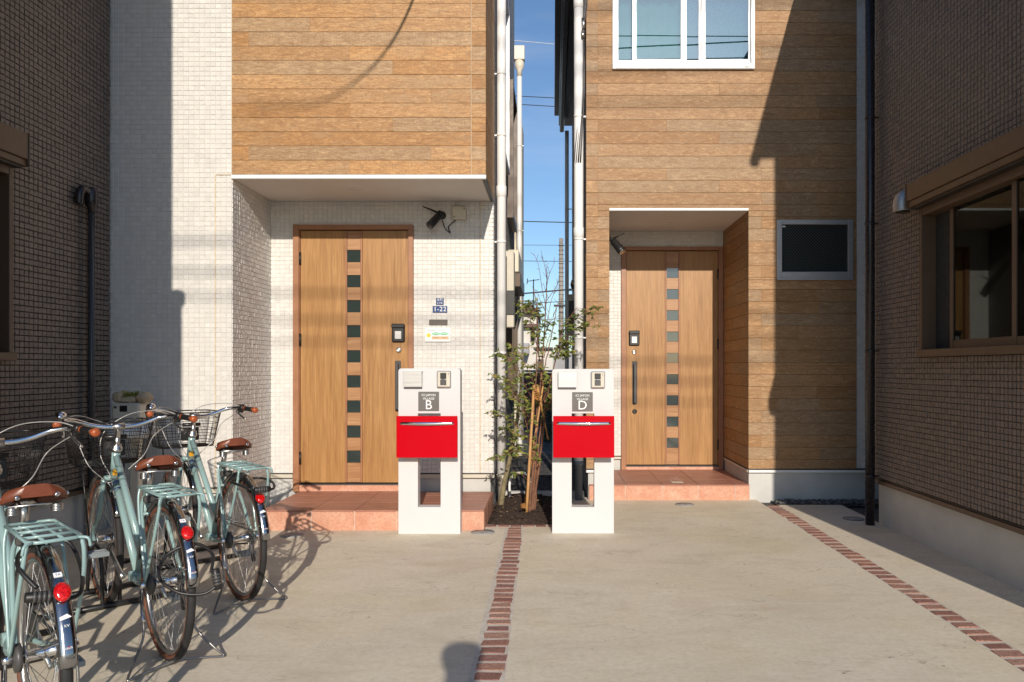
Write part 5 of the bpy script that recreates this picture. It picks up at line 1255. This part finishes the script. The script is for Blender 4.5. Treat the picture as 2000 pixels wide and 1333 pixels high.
# ------------------------------------------------------------------ floor stands that grip the front wheels
def floor_stand(b, label):
    t = thing('bicycle_stand', label, 'bicycle stand', (0, 0, 0), 'black floor stands under the front wheels')
    m = MB()
    for x in (.93, 1.27): m.tube([(x, -.30, .018), (x, .30, .018)], .016, 10)
    m.build('floor_bar', 'black_metal', t)
    for s in (-1, 1):
        m = MB(); m.tube(spline([(.93, s*.040, .018), (.94, s*.040, .20), (1.0, s*.040, .30), (1.10, s*.040, .30), (1.20, s*.040, .22), (1.27, s*.040, .018)], 5), .010, 8); m.build('wheel_hoop', 'black_metal', t)
    m = MB(); m.tube([(.93, .0, .018), (1.27, .0, .018)], .010, 8); m.build('cross_bar', 'black_metal', t)
    m = MB()
    for s in (-1, 1):
        for x in (.93, 1.27): m.lathe((x, s*.30, .018), (0, s, 0), [(.018, 0), (.018, .012), (.012, .016)], 10)
    m.build('end_cap', 'black_plastic', t)
    t.rotation_euler = b.rotation_euler; t.location = b.location
for b, w in zip(bikes, ('nearest', 'middle', 'farthest')): floor_stand(b, 'black tubular floor stand holding the front wheel of the %s bicycle' % w)

# ================================================================== BEYOND THE PASSAGE
YR = 10.6
H = thing('cream_house', 'cream house edge with white gutter pipe behind the left house', 'house', (-2.5, 13, 0))
part('wall', 'wall_cream', H, (-5, -.44, YR, 11.15, 0, 4.75)); part('corner_post', 'pipe_cream', H, (-.525, -.443, YR-.03, YR-.001, .0, wz(215, YR)), b=.006)
part('roof', 'roof_dark', H, (-5.1, -.46, YR-.0, 11.2, 4.76, 4.86))
o = downpipe('downpipe', H, -.475, YR-.09, (.036), .2, wz(126, YR)-.1, 'pipe_white', [4.4, 3.2, 2.0], .06)
m = MB(); zz = wz(125, YR); m.box(-.56, -.40, YR-.16, YR-.03, zz, wz(98, YR), b=.008); m.lathe((-.475, YR-.09, zz-.22), (0,0,1), [(.037, 0), (.037, .08), (.066, .13), (.066, .219)], 14); m.build('rain_head', 'pipe_cream', o)
m = MB(); m.tube(spline([(-.475, YR-.09, .32), (-.47, YR-.12, .2), (-.44, YR-.16, .12)], 4), .04, 12); m.build('pipe_elbow', 'pipe_white', o)
# house across the lane
YF = 30
H = thing('far_house', 'small cream house with brown eaves and balcony seen through the passage', 'house', (wx(1030, YF), YF, 0))
x0, x1 = wx(985, YF), wx(1048, YF)
part('wall', 'far_white', H, (x0, x1, YF, YF+7, 0, wz(612, YF))); part('roof', 'roof_brown', H, (x0-.2, x1+.05, YF-.4, YF+7.2, wz(612, YF), wz(603, YF)), (x0-.1, x1-.1, YF-.2, YF+7, wz(603, YF)+.002, wz(597, YF)))
part('eave', 'roof_brown', H, (x0, x1+.06, YF-.35, YF-.001, wz(640, YF), wz(634, YF)))
wd = part('window', 'bronze_frame', H, (wx(1036, YF), wx(1045, YF), YF-.06, YF-.002, wz(668, YF), wz(642, YF))); part('pane', 'glass_clear', wd, (wx(1037.5, YF), wx(1043.5, YF), YF-.08, YF-.065, wz(666, YF), wz(644, YF)))
part('balcony', 'far_grey', H, (x0, wx(1034, YF), YF-.9, YF-.01, wz(692, YF), wz(672, YF)))
YG = 24
H = thing('far_shed', 'low white flat-roofed outbuilding at the end of the passage', 'outbuilding', (wx(1065, YG), YG, 0))
part('wall', 'far_white', H, (wx(1046, YG), wx(1079, YG), YG, YG+3, 0, wz(683, YG))); part('wall', 'far_grey', H, (wx(1080, YG), wx(1150, YG), YG+.4, YG+3, 0, wz(688, YG))); part('roof', 'roof_dark', H, (wx(1045, YG)-.05, wx(1080, YG), YG-.15, YG+3.1, wz(683, YG)+.002, wz(679, YG)))
wd = part('door', 'dark_grey', H, (wx(1050, YG), wx(1062, YG), YG-.03, YG-.001, 0, wz(702, YG)))
t = thing('garden_wall', 'low dark red block wall across the end of the passage', 'wall', (0, 16, 0))
part('core', 'brown_grout', t, (-3, 4, 16.02, 16.14, 0, wz(728, 16)-.01))
for j in range(5):
    for i in range(12):
        xx = -1.4 + .27*i + (.135 if j % 2 else 0); part('block', 'block_red', t, (xx, xx+.26, 16.0, 16.1, .02+.222*j, .02+.222*j+.214), b=.004)
part('coping', 'far_grey', t, (-3, 4, 15.98, 16.16, wz(728, 16), wz(726, 16)+.03))
# hedge by the wall
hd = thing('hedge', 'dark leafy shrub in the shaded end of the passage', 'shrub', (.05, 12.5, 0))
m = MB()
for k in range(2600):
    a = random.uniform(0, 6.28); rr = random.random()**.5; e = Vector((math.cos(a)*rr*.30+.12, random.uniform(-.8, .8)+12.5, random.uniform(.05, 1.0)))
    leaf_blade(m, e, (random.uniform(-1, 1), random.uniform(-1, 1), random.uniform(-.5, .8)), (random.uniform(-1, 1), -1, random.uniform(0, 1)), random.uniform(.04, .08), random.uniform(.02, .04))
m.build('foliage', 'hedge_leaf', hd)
m = MB()
for k in range(5): m.tube([(.12+random.uniform(-.1, .1), 12.5+random.uniform(-.5, .5), 0), (.12+random.uniform(-.2, .2), 12.5+random.uniform(-.5, .5), .8)], [.015, .006], 6)
m.build('stem', 'bark_green', hd)
# utility pole, antenna, wires
YU = 50; xu = wx(1096, YU)
t = thing('utility_pole', 'pale wooden utility pole rising behind the passage', 'utility pole', (xu, YU, 0))
m = MB(); m.tube([(xu, YU, 0), (xu, YU, wz(466, YU))], [.19, .135], 12); m.build('pole', 'wood_pole', t)
m = MB()
for k in range(26): 
    z = 2 + k*.3; m.lathe((xu, YU, z), (0,0,1), [(.185, 0), (.185, .02)], 10)
m.build('step_bolts', 'wire_black', t); part('cross_arm', 'wire_black', t, (xu-.5, xu+.9, YU-.25, YU-.2, wz(600, YU), wz(596, YU)))
m = MB()
for k in range(16): m.tube([(xu+.30+.02*math.sin(k), YU-.5, wz(640-6*k, YU)), (xu+.62, YU-.5, wz(634-6*k, YU))], .03, 5)
m.build('cable_guard', 'wire_pale', t)
YN = 32; xa = wx(1042, YN)
t = thing('tv_antenna', 'rooftop television antenna on a thin mast above the far house', 'antenna', (xa, YN, wz(610, YN)))
m = MB(); m.tube([(xa, YN, wz(612, YN)-1), (xa, YN, wz(546, YN))], .022, 6); m.build('mast', 'wire_black', t)
m = MB(); z = wz(549, YN); m.tube([(xa-.28, YN, z-.02), (xa+.26, YN, z+.06)], .014, 5)
for k in range(9): xx = xa-.26+.06*k; m.tube([(xx, YN-.15, z-.02+.15*(k/9)*.5), (xx, YN+.15, z-.02+.15*(k/9)*.5)], .010, 4)
m.tube([(xa-.28, YN-.02, z-.14), (xa-.26, YN, z+.10)], .02, 5); m.tube([(xa, YN, wz(566, YN)), (xa+.16, YN, wz(568, YN))], .014, 5); m.build('elements', 'wire_black', t)
def wire(y0px, y1px, Y, r, mat, label):
    m = MB(); xa, za = wx(1010, Y), wz(y0px, Y); xb, zb = wx(1110, Y), wz(y1px, Y); sl = (zb-za)/(xb-xa)
    pts = [(x, Y, za + sl*(x-xa) + .0006*(x-xa)*(x-xb)) for x in [-26+52*k/24 for k in range(25)]]
    m.tube(pts, r, 5); tag(m.build('overhead_wire', mat), label, 'wire', 'overhead wires beyond the passage')
for (a, b, Y, r, mt, lb) in ((80, 89, 34, .012, 'wire_pale', 'thin pale overhead wire, highest in the strip of sky'), (188, 193, 38, .020, 'wire_black', 'dark overhead wire, upper of the close pair'), (204, 210, 38, .020, 'wire_black', 'dark overhead wire, lower of the close pair'),
    (432.5, 435, 40, .026, 'wire_black', 'single dark overhead wire level with the right porch ceiling'), (479, 479.5, 42, .013, 'wire_black', 'thin overhead wire just above the pole top'), (510, 511, 42, .018, 'wire_black', 'overhead wire crossing just below the pole top'), (575, 566, 44, .045, 'wire_black', 'thickest overhead cable, sloping up to the right behind the treetop'), (594, 589, 44, .022, 'wire_black', 'overhead wire under the thickest cable'), (628, 622, 44, .018, 'wire_black', 'lowest overhead wire behind the tree branches')):
    wire(a, b, Y, r, mt, lb)

# wires over the street behind the viewpoint, whose soft shadows cross the facades
for (y, z, r, s, lb) in ((-6.5, 7.30, .017, .0, 'overhead street cable whose soft shadow crosses the left door highest'), (-6.3, 6.98, .015, .004, 'overhead street cable casting the middle soft shadow band'), (-6.2, 6.74, .013, -.003, 'overhead street cable casting the lowest soft shadow band')):
    m = MB(); m.tube([(x, y, z + s*x + .0012*x*x) for x in range(-24, 25, 2)], r, 6); tag(m.build('street_cable', 'wire_black'), lb, 'cable', 'street cables behind the viewpoint')
for k, (z, sl, sg, r) in enumerate(((9.75, .020, .0016, .016), (10.15, .035, .0012, .020), (10.42, .010, .0022, .018), (10.9, .045, .0010, .022), (11.3, -.012, .0015, .016))):
    m = MB(); m.tube([(x, -7.5-.2*k, z + sl*(x-3) + sg*(x-3)**2) for x in range(-24, 27, 2)], r, 6)
    tag(m.build('street_cable', 'wire_black'), ('lowest', 'second', 'third', 'fourth', 'topmost')[k] + ' street wire mirrored in the upstairs window glass', 'cable', 'street cables behind the viewpoint')
m = MB(); m.tube(spline([(-.78, 5.80, 5.35), (-.84, 5.3, 5.1), (-.93, 4.32, 4.755), (-.925, 1.82, 5.3), (-.874, -2.18, 6.64), (-.63, -7.2, 8.65), (-.4, -12, 10.6)], 8), .011, 6)
tag(m.build('service_drop', 'wire_black'), 'drop cable whose curved shadow falls on the left timber cladding', 'cable')

# ------------------------------------------------------------------ person at the viewpoint (only the head's shadow is in the picture)
def person():
    me = bpy.data.meshes.new('person'); y = -.38; x = .0
    J = [((x, y, .86), .135), ((x, y, 1.0), .13), ((x, y+.02, 1.13), .15), ((x, y+.03, 1.25), .12), ((x, y+.06, 1.325), .052), ((x, y+.085, 1.40), .082), ((x, y+.09, 1.465), .088), ((x, y+.085, 1.515), .060)]
    E = [(i, i+1) for i in range(len(J)-1)]
    for s in (-1, 1):
        b = len(J); J += [((x+s*.17, y+.03, 1.24), .062), ((x+s*.23, y+.06, 1.02), .048), ((x+s*.10, y+.19, 1.14), .036), ((x+s*.06, y+.235, 1.18), .032)]; E += [(3, b), (b, b+1), (b+1, b+2), (b+2, b+3)]
        b = len(J); J += [((x+s*.10, y, .80), .10), ((x+s*.12, y+.03, .46), .065), ((x+s*.13, y-.02, .10), .048), ((x+s*.14, y+.12, .035), .036)]; E += [(0, b), (b, b+1), (b+1, b+2), (b+2, b+3)]
    for s in (-1, 1):
        b = len(J); J += [((x+s*.088, y+.085, 1.44), .022)]; E += [(6, b)]
    me.from_pydata([p for p, _ in J], E, []); o = bpy.data.objects.new('person', me); C.objects.link(o)
    sk = o.modifiers.new('skin', 'SKIN'); o.modifiers.new('sub', 'SUBSURF').levels = 2
    for v, (_, r) in zip(me.skin_vertices[0].data, J): v.radius = (r, r)
    me.skin_vertices[0].data[0].use_root = True
    bpy.context.view_layer.update(); dg = bpy.context.evaluated_depsgraph_get()
    m2 = bpy.data.meshes.new_from_object(o.evaluated_get(dg)); bpy.data.objects.remove(o)
    m2.materials.clear(); m2.materials.append(MT['cloth_dark']); m2.materials.append(MT['skin']); m2.materials.append(MT['hair'])
    for p in m2.polygons:
        c = p.center; p.use_smooth = True
        p.material_index = 2 if c.z > 1.50 or (c.z > 1.40 and c.y < y+.08) else 1 if c.z > 1.335 else 0
    ob = bpy.data.objects.new('person', m2); C.objects.link(ob)
    tag(ob, 'person at the viewpoint in dark clothes, seen only as a round head shadow', 'person')
person()
